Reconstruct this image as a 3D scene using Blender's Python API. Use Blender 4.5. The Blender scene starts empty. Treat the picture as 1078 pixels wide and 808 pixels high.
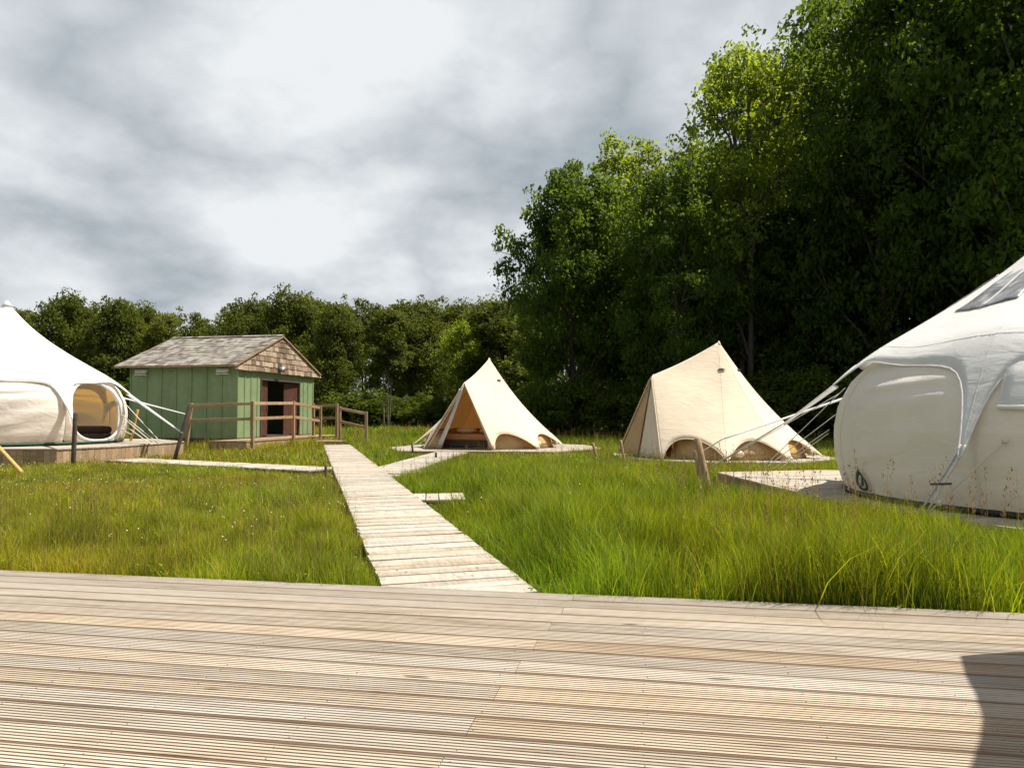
import bpy, math, random
import numpy as np
from mathutils import Vector, Matrix

PI = math.pi
R = math.radians
random.seed(7)
rng = np.random.default_rng(7)
sc = bpy.context.scene
COL = sc.collection

# ------------------------------------------------------------------ camera
F = 780.0
CAMZ = 1.1
PITCH = math.atan(31.0 / F)
cam_d = bpy.data.cameras.new('camera')
cam = bpy.data.objects.new('camera', cam_d)
COL.objects.link(cam)
cam_d.sensor_width = 36.0
cam_d.lens = 36.0 * F / 1078.0
cam_d.clip_start = 0.05
cam_d.clip_end = 3000.0
cam.location = (0, 0, CAMZ)
cam.rotation_euler = (PI / 2 + PITCH, 0, 0)
sc.camera = cam


def ray(px, py):
    u = (px - 539.0) / F
    v = (404.0 - py) / F
    c, s = math.cos(PITCH), math.sin(PITCH)
    return Vector((u, c - v * s, s + v * c))


def at(px, py, d):
    """world point seen at a photo pixel, at distance d along +Y"""
    r = ray(px, py)
    k = d / r.y
    return Vector((r.x * k, d, CAMZ + r.z * k))


def on(px, py, z):
    """world point where the ray of a photo pixel meets the level z"""
    r = ray(px, py)
    k = (z - CAMZ) / r.z
    return Vector((r.x * k, r.y * k, z))


# ------------------------------------------------------------------ materials
class NT:
    def __init__(s, name):
        s.m = bpy.data.materials.new(name)
        s.m.use_nodes = True
        s.t = s.m.node_tree
        s.t.nodes.clear()
        s.out = s.n('ShaderNodeOutputMaterial')

    def n(s, typ, **kw):
        nd = s.t.nodes.new(typ)
        for k, v in kw.items():
            if k.startswith('i_'):
                key = k[2:]
                key = int(key) if key.isdigit() else key.replace('_', ' ')
                nd.inputs[key].default_value = v
            else:
                setattr(nd, k, v)
        return nd

    def l(s, a, b):
        s.t.links.new(a, b)

    def coord(s, kind='Object', scale=(1, 1, 1), rot=(0, 0, 0)):
        tc = s.n('ShaderNodeTexCoord')
        mp = s.n('ShaderNodeMapping')
        mp.inputs['Scale'].default_value = scale
        mp.inputs['Rotation'].default_value = rot
        s.l(tc.outputs[kind], mp.inputs['Vector'])
        return mp.outputs['Vector']

    def noise(s, vec, scale, detail=4, rough=0.55, dist=0.0):
        nd = s.n('ShaderNodeTexNoise')
        nd.inputs['Scale'].default_value = scale
        nd.inputs['Detail'].default_value = detail
        nd.inputs['Roughness'].default_value = rough
        nd.inputs['Distortion'].default_value = dist
        if vec is not None:
            s.l(vec, nd.inputs['Vector'])
        return nd.outputs['Fac']

    def ramp(s, fac, stops):
        nd = s.n('ShaderNodeValToRGB')
        el = nd.color_ramp.elements
        while len(el) > 1:
            el.remove(el[-1])
        el[0].position = stops[0][0]
        el[0].color = (*stops[0][1], 1)
        for p, c in stops[1:]:
            e = el.new(p)
            e.color = (*c, 1)
        s.l(fac, nd.inputs['Fac'])
        return nd.outputs['Color']

    def mix(s, fac, a, b, blend='MIX'):
        nd = s.n('ShaderNodeMix', data_type='RGBA', blend_type=blend)
        for sock, val in ((nd.inputs[0], fac), (nd.inputs[6], a), (nd.inputs[7], b)):
            if hasattr(val, 'is_output'):
                s.l(val, sock)
            elif isinstance(val, (int, float)):
                sock.default_value = val
            else:
                sock.default_value = (*val, 1)
        return nd.outputs[2]

    def attr(s, name):
        nd = s.n('ShaderNodeAttribute', attribute_name=name)
        return nd

    def math(s, op, a, b=None):
        nd = s.n('ShaderNodeMath', operation=op)
        for i, v in enumerate((a, b)):
            if v is None:
                continue
            if hasattr(v, 'is_output'):
                s.l(v, nd.inputs[i])
            else:
                nd.inputs[i].default_value = v
        return nd.outputs[0]

    def bump(s, h, strength=0.3, dist=0.01):
        nd = s.n('ShaderNodeBump')
        nd.inputs['Strength'].default_value = strength
        nd.inputs['Distance'].default_value = dist
        s.l(h, nd.inputs['Height'])
        return nd.outputs['Normal']

    def principled(s, color, rough=0.7, normal=None, spec=0.3, metal=0.0):
        b = s.n('ShaderNodeBsdfPrincipled')
        if hasattr(color, 'is_output'):
            s.l(color, b.inputs['Base Color'])
        else:
            b.inputs['Base Color'].default_value = (*color, 1)
        if hasattr(rough, 'is_output'):
            s.l(rough, b.inputs['Roughness'])
        else:
            b.inputs['Roughness'].default_value = rough
        b.inputs['Specular IOR Level'].default_value = spec
        b.inputs['Metallic'].default_value = metal
        if normal is not None:
            s.l(normal, b.inputs['Normal'])
        return b

    def done(s, sh):
        s.l(sh.outputs[0], s.out.inputs['Surface'])
        return s.m


def wood(name, stops, along='X', scale=1.0, rough=0.75, knots=True, tintamt=0.5, weather=(0.5, 0.47, 0.42)):
    """weathered timber; grain runs along one local axis; the mesh carries a 'tint' colour per board"""
    t = NT(name)
    a = 1.2 * scale
    b = 22 * scale
    sv = {'X': (a, b, b), 'Y': (b, a, b), 'Z': (b, b, a)}[along]
    at_ = t.attr('tint')
    tc = t.n('ShaderNodeTexCoord')
    off = t.n('ShaderNodeVectorMath', operation='MULTIPLY_ADD')
    t.l(at_.outputs['Color'], off.inputs[0])
    off.inputs[1].default_value = (7.0, 7.0, 7.0)
    t.l(tc.outputs['Object'], off.inputs[2])
    mp = t.n('ShaderNodeMapping')
    mp.inputs['Scale'].default_value = sv
    t.l(off.outputs[0], mp.inputs['Vector'])
    v = mp.outputs['Vector']
    g = t.noise(v, 1.6, 8, 0.66, 0.08)
    c = t.ramp(g, stops)
    # big pale / warm patches
    mp2 = t.n('ShaderNodeMapping')
    mp2.inputs['Scale'].default_value = tuple(x * 0.12 + 0.5 for x in sv)
    t.l(off.outputs[0], mp2.inputs['Vector'])
    p = t.noise(mp2.outputs['Vector'], 1.1, 4, 0.6)
    pf = t.ramp(p, [(0.42, (0, 0, 0)), (0.62, (1, 1, 1))])
    pm = t.math('MULTIPLY', pf, 0.45)
    c = t.mix(pm, c, weather)
    # per board tone
    sep = t.n('ShaderNodeSeparateColor')
    t.l(at_.outputs['Color'], sep.inputs[0])
    tone = t.math('ADD', t.math('MULTIPLY', sep.outputs[0], tintamt), 1.0 - tintamt * 0.5)
    warm = t.mix(sep.outputs[1], (1.0, 1.0, 1.0), (1.05, 0.93, 0.78))
    tn = t.n('ShaderNodeCombineColor')
    for i in range(3):
        t.l(tone, tn.inputs[i])
    c = t.mix(1.0, c, tn.outputs[0], 'MULTIPLY')
    c = t.mix(1.0, c, warm, 'MULTIPLY')
    if knots:
        vo = t.n('ShaderNodeTexVoronoi')
        mp3 = t.n('ShaderNodeMapping')
        mp3.inputs['Scale'].default_value = {'X': (1.1, 5, 5), 'Y': (5, 1.1, 5), 'Z': (5, 5, 1.1)}[along]
        t.l(off.outputs[0], mp3.inputs['Vector'])
        t.l(mp3.outputs['Vector'], vo.inputs['Vector'])
        vo.inputs['Scale'].default_value = 1.0
        kf = t.ramp(vo.outputs['Distance'], [(0.045, (1, 1, 1)), (0.075, (0, 0, 0))])
        c = t.mix(t.math('MULTIPLY', kf, 0.75), c, (0.09, 0.055, 0.03))
    # brown tone along board edges and in the grooves, by the tint alpha
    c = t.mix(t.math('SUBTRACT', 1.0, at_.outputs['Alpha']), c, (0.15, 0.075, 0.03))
    nrm = t.bump(g, 0.35, 0.004)
    return t.done(t.principled(c, rough, nrm, 0.25))


def canvas(name, col, trans_col, tr=0.25, stain=0.12, wr=0.5):
    t = NT(name)
    v = t.coord('Object')
    big = t.noise(v, 1.4, 5, 0.6, 0.6)
    dirt = t.ramp(big, [(0.35, tuple(c * (1 - stain) for c in col)), (0.65, col)])
    # rain-splashed dirt low on the cloth
    sz = t.n('ShaderNodeSeparateXYZ')
    t.l(v, sz.inputs[0])
    low = t.ramp(sz.outputs[2], [(0.02, (1, 1, 1)), (0.30, (0, 0, 0))])
    sp = t.ramp(t.noise(v, 5.5, 6, 0.65), [(0.40, (0, 0, 0)), (0.62, (1, 1, 1))])
    dirt = t.mix(t.math('MULTIPLY', t.math('MULTIPLY', low, sp), 0.5), dirt, (0.30, 0.24, 0.15))
    # soft folds
    mv = t.coord('Object', (0.8, 0.8, 2.2))
    fold = t.noise(mv, 2.6, 3, 0.5, 1.2)
    cr = t.noise(t.coord('Object', (1.0, 1.0, 3.0)), 5.0, 2, 0.4, 2.2)
    crease = t.math('ABSOLUTE', t.math('SUBTRACT', cr, 0.5))
    crease = t.math('MINIMUM', crease, 0.05)
    h = t.math('ADD', fold, t.math('MULTIPLY', crease, 1.0))
    nrm = t.bump(h, wr, 0.06)
    d = t.principled(dirt, 0.85, nrm, 0.15)
    tl = t.n('ShaderNodeBsdfTranslucent')
    tl.inputs['Color'].default_value = (*trans_col, 1)
    mx = t.n('ShaderNodeMixShader')
    mx.inputs[0].default_value = tr
    t.l(d.outputs[0], mx.inputs[1])
    t.l(tl.outputs[0], mx.inputs[2])
    return t.done(mx)


def simple(name, col, rough=0.7, var=0.15, scale=8.0, spec=0.3, bump=0.15, metal=0.0):
    t = NT(name)
    v = t.coord('Object')
    n = t.noise(v, scale, 6, 0.6)
    lo = tuple(c * (1 - var) for c in col)
    hi = tuple(min(1, c * (1 + var)) for c in col)
    c = t.ramp(n, [(0.3, lo), (0.7, hi)])
    return t.done(t.principled(c, rough, t.bump(n, bump, 0.01), spec, metal))


def leaf_mat(name, a, b, tr=0.45, trcol=(0.25, 0.36, 0.02)):
    t = NT(name)
    at_ = t.attr('tint')
    sep = t.n('ShaderNodeSeparateColor')
    t.l(at_.outputs['Color'], sep.inputs[0])
    c = t.mix(sep.outputs[0], a, b)
    d = t.principled(c, 0.6, None, 0.12)
    tl = t.n('ShaderNodeBsdfTranslucent')
    tc = t.mix(sep.outputs[0], tuple(x * 0.7 for x in trcol), trcol)
    t.l(tc, tl.inputs['Color'])
    mx = t.n('ShaderNodeMixShader')
    mx.inputs[0].default_value = tr
    t.l(d.outputs[0], mx.inputs[1])
    t.l(tl.outputs[0], mx.inputs[2])
    return t.done(mx)


def blade_mat(name, tr=0.4):
    """each blade carries its own plant colour in 'tint'"""
    t = NT(name)
    at_ = t.attr('tint')
    d = t.principled(at_.outputs['Color'], 0.55, None, 0.25)
    tl = t.n('ShaderNodeBsdfTranslucent')
    bc = t.mix(1.0, at_.outputs['Color'], (1.8, 1.7, 0.6), 'MULTIPLY')
    t.l(bc, tl.inputs['Color'])
    mx = t.n('ShaderNodeMixShader')
    mx.inputs[0].default_value = tr
    t.l(d.outputs[0], mx.inputs[1])
    t.l(tl.outputs[0], mx.inputs[2])
    return t.done(mx)


M = {}
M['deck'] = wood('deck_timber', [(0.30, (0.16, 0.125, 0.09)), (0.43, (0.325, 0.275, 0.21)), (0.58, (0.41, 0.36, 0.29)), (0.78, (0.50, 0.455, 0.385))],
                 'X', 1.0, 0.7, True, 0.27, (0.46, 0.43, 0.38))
M['walk'] = wood('bleached_timber', [(0.25, (0.20, 0.165, 0.125)), (0.48, (0.315, 0.285, 0.24)), (0.75, (0.41, 0.38, 0.33))],
                 'X', 1.0, 0.8, True, 0.3, (0.46, 0.435, 0.395))
M['post'] = wood('brown_timber', [(0.3, (0.13, 0.08, 0.045)), (0.55, (0.27, 0.18, 0.10)), (0.8, (0.38, 0.27, 0.16))], 'Z', 1.0, 0.8, False, 0.4, (0.35, 0.28, 0.2))
M['rail'] = wood('rail_timber', [(0.3, (0.17, 0.11, 0.06)), (0.55, (0.32, 0.22, 0.13)), (0.8, (0.43, 0.32, 0.2))], 'X', 1.0, 0.8, False, 0.4, (0.4, 0.32, 0.23))
M['yellow_post'] = simple('fresh_pine', (0.42, 0.27, 0.08), 0.7, 0.25, 14)
M['dark_wood'] = simple('dark_wet_wood', (0.07, 0.05, 0.035), 0.8, 0.4, 12)
M['canvas_white'] = canvas('white_canvas', (0.80, 0.795, 0.775), (0.95, 0.94, 0.90), 0.45, 0.04, 0.25)
M['canvas_wall'] = canvas('offwhite_canvas', (0.85, 0.835, 0.80), (0.96, 0.90, 0.77), 0.50, 0.08, 0.35)
M['canvas_wall_amber'] = canvas('offwhite_canvas_amber_lined', (0.80, 0.785, 0.75), (0.95, 0.70, 0.30), 0.40, 0.06, 0.35)
M['canvas_cream'] = canvas('cream_canvas', (0.78, 0.68, 0.52), (0.86, 0.58, 0.26), 0.27, 0.08, 0.25)
M['canvas_tan'] = canvas('tan_canvas', (0.60, 0.42, 0.22), (0.75, 0.42, 0.12), 0.3, 0.15, 0.4)
M['canvas_amber'] = canvas('amber_canvas', (0.64, 0.42, 0.13), (0.85, 0.52, 0.12), 0.35, 0.12, 0.4)
M['rope'] = simple('rope', (0.58, 0.53, 0.44), 0.85, 0.1, 60)
M['black'] = simple('black_rubber', (0.018, 0.018, 0.02), 0.6, 0.3, 10)
M['greensheet'] = simple('green_groundsheet', (0.02, 0.07, 0.04), 0.6, 0.3, 10)
M['floor_mat'] = simple('coir_floor', (0.20, 0.13, 0.07), 0.9, 0.3, 30)
M['mesh_dark'] = simple('dark_mesh', (0.05, 0.04, 0.03), 0.9, 0.3, 40)
M['metal'] = simple('dull_metal', (0.28, 0.28, 0.27), 0.4, 0.2, 20, 0.5, 0.1, 0.8)
M['screw'] = simple('rusty_screw', (0.11, 0.08, 0.055), 0.6, 0.4, 30)
M['door_red'] = simple('brown_red_door', (0.075, 0.032, 0.02), 0.6, 0.25, 6)
M['interior'] = simple('shed_interior', (0.06, 0.045, 0.035), 0.9, 0.3, 3)
M['bed_dark'] = simple('charcoal_blanket', (0.035, 0.028, 0.022), 0.95, 0.3, 20)
M['bed_tan'] = simple('tan_blanket', (0.42, 0.20, 0.08), 0.95, 0.2, 20)
M['pillow'] = simple('cream_pillow', (0.62, 0.48, 0.32), 0.95, 0.1, 12)
M['vent'] = simple('white_vent', (0.62, 0.62, 0.56), 0.6, 0.1, 12)
M['bark'] = simple('bark', (0.05, 0.042, 0.034), 0.95, 0.45, 5, 0.1, 0.8)
M['bark_pale'] = simple('pale_bark', (0.15, 0.125, 0.09), 0.9, 0.4, 4)
M['soil'] = simple('meadow_soil', (0.065, 0.075, 0.02), 0.95, 0.5, 2.5, 0.1, 0.8)
M['petal_yellow'] = simple('yellow_petal', (0.80, 0.56, 0.02), 0.4, 0.1, 20)
M['emblem'] = simple('emblem_print', (0.015, 0.05, 0.045), 0.6, 0.1, 30)

# painted cladding
def paint():
    t = NT('sage_green_paint')
    v = t.coord('Object')
    n = t.noise(v, 2.0, 6, 0.65)
    st = t.coord('Object', (9, 9, 0.7))
    s2 = t.noise(st, 1.5, 5, 0.6)
    c = t.ramp(n, [(0.3, (0.145, 0.20, 0.09)), (0.7, (0.20, 0.268, 0.135))])
    f = t.ramp(s2, [(0.5, (0, 0, 0)), (0.75, (1, 1, 1))])
    c = t.mix(t.math('MULTIPLY', f, 0.25), c, (0.30, 0.34, 0.24))
    return t.done(t.principled(c, 0.65, t.bump(s2, 0.25, 0.006), 0.3))
M['green'] = paint()


def shingle(name, stops, moss):
    t = NT(name)
    at_ = t.attr('tint')
    sep = t.n('ShaderNodeSeparateColor')
    t.l(at_.outputs['Color'], sep.inputs[0])
    v = t.coord('Object')
    n = t.noise(v, 9, 6, 0.65)
    mixf = t.math('ADD', t.math('MULTIPLY', sep.outputs[0], 0.6), t.math('MULTIPLY', n, 0.4))
    c = t.ramp(mixf, stops)
    big = t.noise(v, 1.3, 4, 0.6)
    f = t.ramp(big, [(0.56, (0, 0, 0)), (0.66, (1, 1, 1))])
    c = t.mix(t.math('MULTIPLY', f, 0.6), c, moss)
    return t.done(t.principled(c, 0.85, t.bump(n, 0.5, 0.01), 0.2))
M['roof_sh'] = shingle('grey_cedar_shingle', [(0.2, (0.085, 0.07, 0.055)), (0.5, (0.20, 0.18, 0.15)), (0.8, (0.30, 0.275, 0.24))], (0.16, 0.13, 0.10))
M['gable_sh'] = shingle('brown_cedar_shingle', [(0.2, (0.13, 0.09, 0.06)), (0.5, (0.27, 0.195, 0.135)), (0.8, (0.40, 0.315, 0.23))], (0.3, 0.23, 0.17))


def clear_panel():
    t = NT('clear_roof_panel')
    v = t.coord('Object', (1, 1, 1))
    n = t.noise(v, 3.0, 4, 0.6, 1.0)
    c = t.ramp(n, [(0.35, (0.10, 0.10, 0.105)), (0.52, (0.19, 0.19, 0.195)), (0.68, (0.42, 0.42, 0.42))])
    return t.done(t.principled(c, 0.22, t.bump(n, 0.4, 0.03), 0.5))
M['clear'] = clear_panel()

M['leaf_oak'] = leaf_mat('oak_leaf', (0.016, 0.036, 0.006), (0.042, 0.072, 0.009), 0.38, (0.24, 0.345, 0.02))
M['leaf_ash'] = leaf_mat('ash_leaf', (0.040, 0.072, 0.009), (0.10, 0.14, 0.016), 0.48, (0.46, 0.56, 0.035))
M['leaf_far'] = leaf_mat('far_leaf', (0.028, 0.042, 0.007), (0.072, 0.088, 0.012), 0.30, (0.24, 0.27, 0.018))
M['leaf_pale'] = leaf_mat('pale_leaf', (0.050, 0.066, 0.012), (0.105, 0.120, 0.022), 0.34, (0.34, 0.36, 0.03))
M['leaf_bush'] = leaf_mat('bush_leaf', (0.020, 0.036, 0.005), (0.048, 0.070, 0.009), 0.32, (0.24, 0.30, 0.015))
M['blade'] = blade_mat('grass_blade', 0.42)
M['seed'] = blade_mat('seed_head', 0.25)
M['clover'] = simple('clover_flower', (0.58, 0.55, 0.34), 0.8, 0.1, 30)


# ------------------------------------------------------------------ mesh helpers
class MB:
    def __init__(s):
        s.v, s.f, s.c, s.sm = [], [], [], []
        s.col = (0.5, 0.5, 0.5, 1)
        s.smooth = False

    def rnd(s):
        s.col = (random.random(), random.random() ** 1.3, random.random(), 1)
        return s

    def add(s, vs, fs, smooth=None):
        o = len(s.v)
        s.v += [tuple(v) for v in vs]
        s.c += [s.col] * len(vs)
        for f in fs:
            s.f.append(tuple(i + o for i in f))
            s.sm.append(s.smooth if smooth is None else smooth)

    def box(s, c, size, rot=None, taper=1.0):
        hx, hy, hz = size[0] / 2, size[1] / 2, size[2] / 2
        vs = []
        for z in (-1, 1):
            k = taper if z > 0 else 1.0
            for x, y in ((-1, -1), (1, -1), (1, 1), (-1, 1)):
                vs.append(Vector((x * hx * k, y * hy * k, z * hz)))
        if rot is not None:
            vs = [rot @ v for v in vs]
        c = Vector(c)
        s.add([v + c for v in vs], [(3, 2, 1, 0), (4, 5, 6, 7), (0, 1, 5, 4), (1, 2, 6, 5), (2, 3, 7, 6), (3, 0, 4, 7)], False)

    def bar(s, a, b, w, h, up=(0, 0, 1)):
        """rectangular bar from a to b, w across, h along up"""
        a, b = Vector(a), Vector(b)
        x = (b - a)
        L = x.length
        x.normalize()
        u = Vector(up)
        y = u.cross(x)
        if y.length < 1e-4:
            y = Vector((0, 1, 0)).cross(x)
        y.normalize()
        z = x.cross(y)
        m = Matrix((x, y, z)).transposed()
        s.box((a + b) / 2, (L, w, h), m)

    def tube(s, pts, rad, n=8, caps=True, flat=1.0):
        pts = [Vector(p) for p in pts]
        if not hasattr(rad, '__len__'):
            rad = [rad] * len(pts)
        rings = []
        prev = None
        for i, p in enumerate(pts):
            if i == 0:
                d = pts[1] - pts[0]
            elif i == len(pts) - 1:
                d = pts[-1] - pts[-2]
            else:
                d = pts[i + 1] - pts[i - 1]
            d.normalize()
            if prev is None:
                a = Vector((0, 0, 1)) if abs(d.z) < 0.9 else Vector((1, 0, 0))
                u = a.cross(d).normalized()
            else:
                u = (prev - d * prev.dot(d))
                if u.length < 1e-5:
                    u = Vector((1, 0, 0))
                u.normalize()
            prev = u
            w = d.cross(u)
            rings.append([p + (u * math.cos(2 * PI * k / n) + w * flat * math.sin(2 * PI * k / n)) * rad[i] for k in range(n)])
        vs = [v for r in rings for v in r]
        fs = []
        for i in range(len(pts) - 1):
            for k in range(n):
                fs.append((i * n + k, i * n + (k + 1) % n, (i + 1) * n + (k + 1) % n, (i + 1) * n + k))
        if caps:
            fs.append(tuple(reversed(range(n))))
            fs.append(tuple((len(pts) - 1) * n + k for k in range(n)))
        s.add(vs, fs, True)

    def grid(s, pts, closed=False):
        """pts[i][j] rows of points"""
        nr, nc = len(pts), len(pts[0])
        vs = [p for r in pts for p in r]
        fs = []
        for i in range(nr - 1):
            for j in range(nc if closed else nc - 1):
                k = (j + 1) % nc
                fs.append((i * nc + j, i * nc + k, (i + 1) * nc + k, (i + 1) * nc + j))
        s.add(vs, fs, True)

    def ellipsoid(s, c, r, nu=14, nv=9, rot=None):
        rows = []
        for i in range(nv + 1):
            t = PI * i / nv
            row = []
            for j in range(nu):
                p = Vector((r[0] * math.sin(t) * math.cos(2 * PI * j / nu), r[1] * math.sin(t) * math.sin(2 * PI * j / nu), r[2] * math.cos(t)))
                if rot is not None:
                    p = rot @ p
                row.append(p + Vector(c))
            rows.append(row)
        s.grid(rows, True)

    def build(s, name, mat, parent=None, merge=False, solid=0.0, bevel=0.0):
        me = bpy.data.meshes.new(name)
        me.from_pydata(s.v, [], s.f)
        me.polygons.foreach_set('use_smooth', s.sm)
        at_ = me.color_attributes.new('tint', 'FLOAT_COLOR', 'POINT')
        at_.data.foreach_set('color', np.array(s.c, dtype=np.float32).ravel())
        me.materials.append(mat)
        if merge:
            import bmesh
            b = bmesh.new()
            b.from_mesh(me)
            bmesh.ops.remove_doubles(b, verts=b.verts, dist=0.0008)
            bmesh.ops.recalc_face_normals(b, faces=b.faces)
            b.to_mesh(me)
            b.free()
        me.update()
        o = bpy.data.objects.new(name, me)
        COL.objects.link(o)
        if parent is not None:
            o.parent = parent
        if solid:
            md = o.modifiers.new('thickness', 'SOLIDIFY')
            md.thickness = solid
            md.offset = 0
        if bevel:
            md = o.modifiers.new('edge', 'BEVEL')
            md.width = bevel
            md.segments = 2
            md.limit_method = 'ANGLE'
        return o


def tag(o, label=None, cat=None, group=None, kind=None):
    if label:
        o['label'] = label
    if cat:
        o['category'] = cat
    if group:
        o['group'] = group
    if kind:
        o['kind'] = kind
    return o


def thing(name, label, cat, loc=(0, 0, 0), rz=0.0, group=None):
    o = bpy.data.objects.new(name, None)
    o.empty_display_size = 0.2
    COL.objects.link(o)
    o.location = loc
    o.rotation_euler = (0, 0, rz)
    return tag(o, label, cat, group)


def np_mesh(name, verts, quads, tint, mat, parent=None, smooth=False):
    me = bpy.data.meshes.new(name)
    nv, nf, k = len(verts), len(quads), quads.shape[1]
    me.vertices.add(nv)
    me.vertices.foreach_set('co', verts.astype(np.float32).ravel())
    me.loops.add(nf * k)
    me.loops.foreach_set('vertex_index', quads.astype(np.int32).ravel())
    me.polygons.add(nf)
    me.polygons.foreach_set('loop_start', np.arange(nf, dtype=np.int32) * k)
    me.polygons.foreach_set('loop_total', np.full(nf, k, dtype=np.int32))
    if smooth:
        me.polygons.foreach_set('use_smooth', np.ones(nf, dtype=bool))
    a = me.color_attributes.new('tint', 'FLOAT_COLOR', 'POINT')
    a.data.foreach_set('color', tint.astype(np.float32).ravel())
    me.materials.append(mat)
    me.update(calc_edges=True)
    o = bpy.data.objects.new(name, me)
    COL.objects.link(o)
    if parent is not None:
        o.parent = parent
    return o


def sstep(a, b, x):
    t = np.clip((x - a) / (b - a), 0, 1)
    return t * t * (3 - 2 * t)


def ground_z(x, y):
    x = np.asarray(x, dtype=float)
    y = np.asarray(y, dtype=float)
    z = -0.25 + 0.13 * sstep(8, 22, y)
    z = z + 0.02 * np.sin(x * 0.7 + 1.3) * np.sin(y * 0.5) * sstep(6, 12, y)
    return z


def gz(x, y):
    return float(ground_z(x, y))


# ------------------------------------------------------------------ ground
def build_ground():
    xs = np.concatenate([np.linspace(-1500, -60, 12), np.linspace(-55, 55, 90), np.linspace(60, 1500, 12)])
    ys = np.concatenate([np.linspace(-600, -10, 8), np.linspace(-8, 110, 120), np.linspace(120, 1500, 12)])
    X, Y = np.meshgrid(xs, ys)
    Z = ground_z(X, Y)
    v = np.stack([X, Y, Z], -1).reshape(-1, 3)
    ny, nx = X.shape
    i = np.arange(ny - 1)[:, None] * nx + np.arange(nx - 1)[None]
    q = np.stack([i, i + 1, i + nx + 1, i + nx], -1).reshape(-1, 4)
    o = np_mesh('ground', v, q, np.full((len(v), 4), 0.5), M['soil'], None, True)
    tag(o, kind='structure')
build_ground()

KEEP = []   # footprints where no grass grows: lists of (x, y)

# ------------------------------------------------------------------ near deck
dl = on(0, 599, 0)
dr = on(1078, 644.5, 0)
dang = math.atan2(dr.y - dl.y, dr.x - dl.x)
DECK_O = on(540, 622, 0)
DM = Matrix.Translation(DECK_O) @ Matrix.Rotation(dang, 4, 'Z')
DMi = DM.inverted()


def build_deck():
    root = thing('deck', 'weathered grooved timber deck filling the foreground', 'deck', DECK_O, dang)
    root['kind'] = 'structure'
    m = MB()
    pitch, w, ng = 0.158, 0.149, 7
    x0, x1 = -9.0, 8.0
    # line of joints seen in the photo
    ja = DMi @ on(602, 630, 0)
    jb = DMi @ on(474, 791, 0)
    nb = 46
    for i in range(nb):
        yt = -i * pitch          # far edge of board i
        yc = yt - pitch / 2
        t = (yc - ja.y) / (jb.y - ja.y)
        jx = ja.x + (jb.x - ja.x) * t
        if i % 2 == 0:
            cuts = [x0, jx - 4.8, jx, jx + 4.8, x1]
        else:
            cuts = [x0, jx - 2.4 - 4.8, jx - 2.4 - 0.03, jx + 2.4, x1]
            if i > 0:
                cuts = [x0, jx - 4.0, jx + 3.6, x1]
        cuts = sorted(c for c in cuts if x0 <= c <= x1)
        for a, b in zip(cuts[:-1], cuts[1:]):
            if b - a < 0.05:
                continue
            m.rnd()
            dz = random.uniform(-0.0015, 0.0015)
            sk = random.uniform(-0.001, 0.001)
            prof = []
            gw = w / ng
            y = yt - (pitch - w) / 2
            prof.append((y, -0.028))
            prof.append((y, -0.006))
            prof.append((y - 0.004, 0.0))
            for k in range(ng):
                yy = y - k * gw
                if k == 0 or k == ng - 1:
                    d = 0.0045
                else:
                    d = 0.0042
                d = 0.0065
                prof += [(yy - gw * 0.42 - 0.002, 0), (yy - gw * 0.53, -d), (yy - gw * 0.80, -d), (yy - gw * 0.92, 0)]
            prof[-1] = (y - w + 0.004, 0.0)
            prof += [(y - w, -0.006), (y - w, -0.028)]
            a2, b2 = a + 0.0015, b - 0.0015
            n = len(prof)
            vs = [(a2, p[0], p[1] + dz) for p in prof] + [(b2, p[0] + sk, p[1] + dz) for p in prof]
            fs = [(k, k + n, k + 1 + n, k + 1) for k in range(n - 1)]
            fs += [tuple(range(n)), tuple(reversed(range(n, 2 * n)))]
            m.add(vs, fs, False)
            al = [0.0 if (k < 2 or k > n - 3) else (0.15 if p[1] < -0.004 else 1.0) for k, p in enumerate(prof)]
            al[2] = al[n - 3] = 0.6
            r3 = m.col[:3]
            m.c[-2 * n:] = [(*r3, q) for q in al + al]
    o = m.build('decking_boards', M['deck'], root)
    scw = MB()
    for i in range(30):
        for k in range(-9, 10):
            for e in (0.035, w - 0.035):
                cx_, cy_ = k * 0.6 + 0.2 + random.uniform(-0.012, 0.012), -i * pitch - (pitch - w) / 2 - e + random.uniform(-0.006, 0.006)
                r_ = 0.003
                scw.add([(cx_ + r_ * math.cos(q * PI / 4), cy_ + r_ * math.sin(q * PI / 4), 0.0022) for q in range(8)], [tuple(range(8))], False)
    so = scw.build('screws', M['screw'], root)
    so['kind'] = 'stuff'
    j = MB()
    yb = -nb * pitch
    for k in range(43):
        j.box((x0 + 0.2 + k * 0.4, yb / 2, -0.105), (0.045, -yb - 0.06, 0.15))
    j.build('joist', M['dark_wood'], root)
    fb = MB().rnd()
    fb.box(((x0 + x1) / 2, -0.016, -0.118), (x1 - x0, 0.026, 0.17))
    fb.build('fascia_board', M['walk'], root)
    KEEP.append([tuple((DM @ Vector(p)).xy) for p in ((x0, 0.01, 0), (x1, 0.01, 0), (x1, yb, 0), (x0, yb, 0))])
build_deck()


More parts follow.
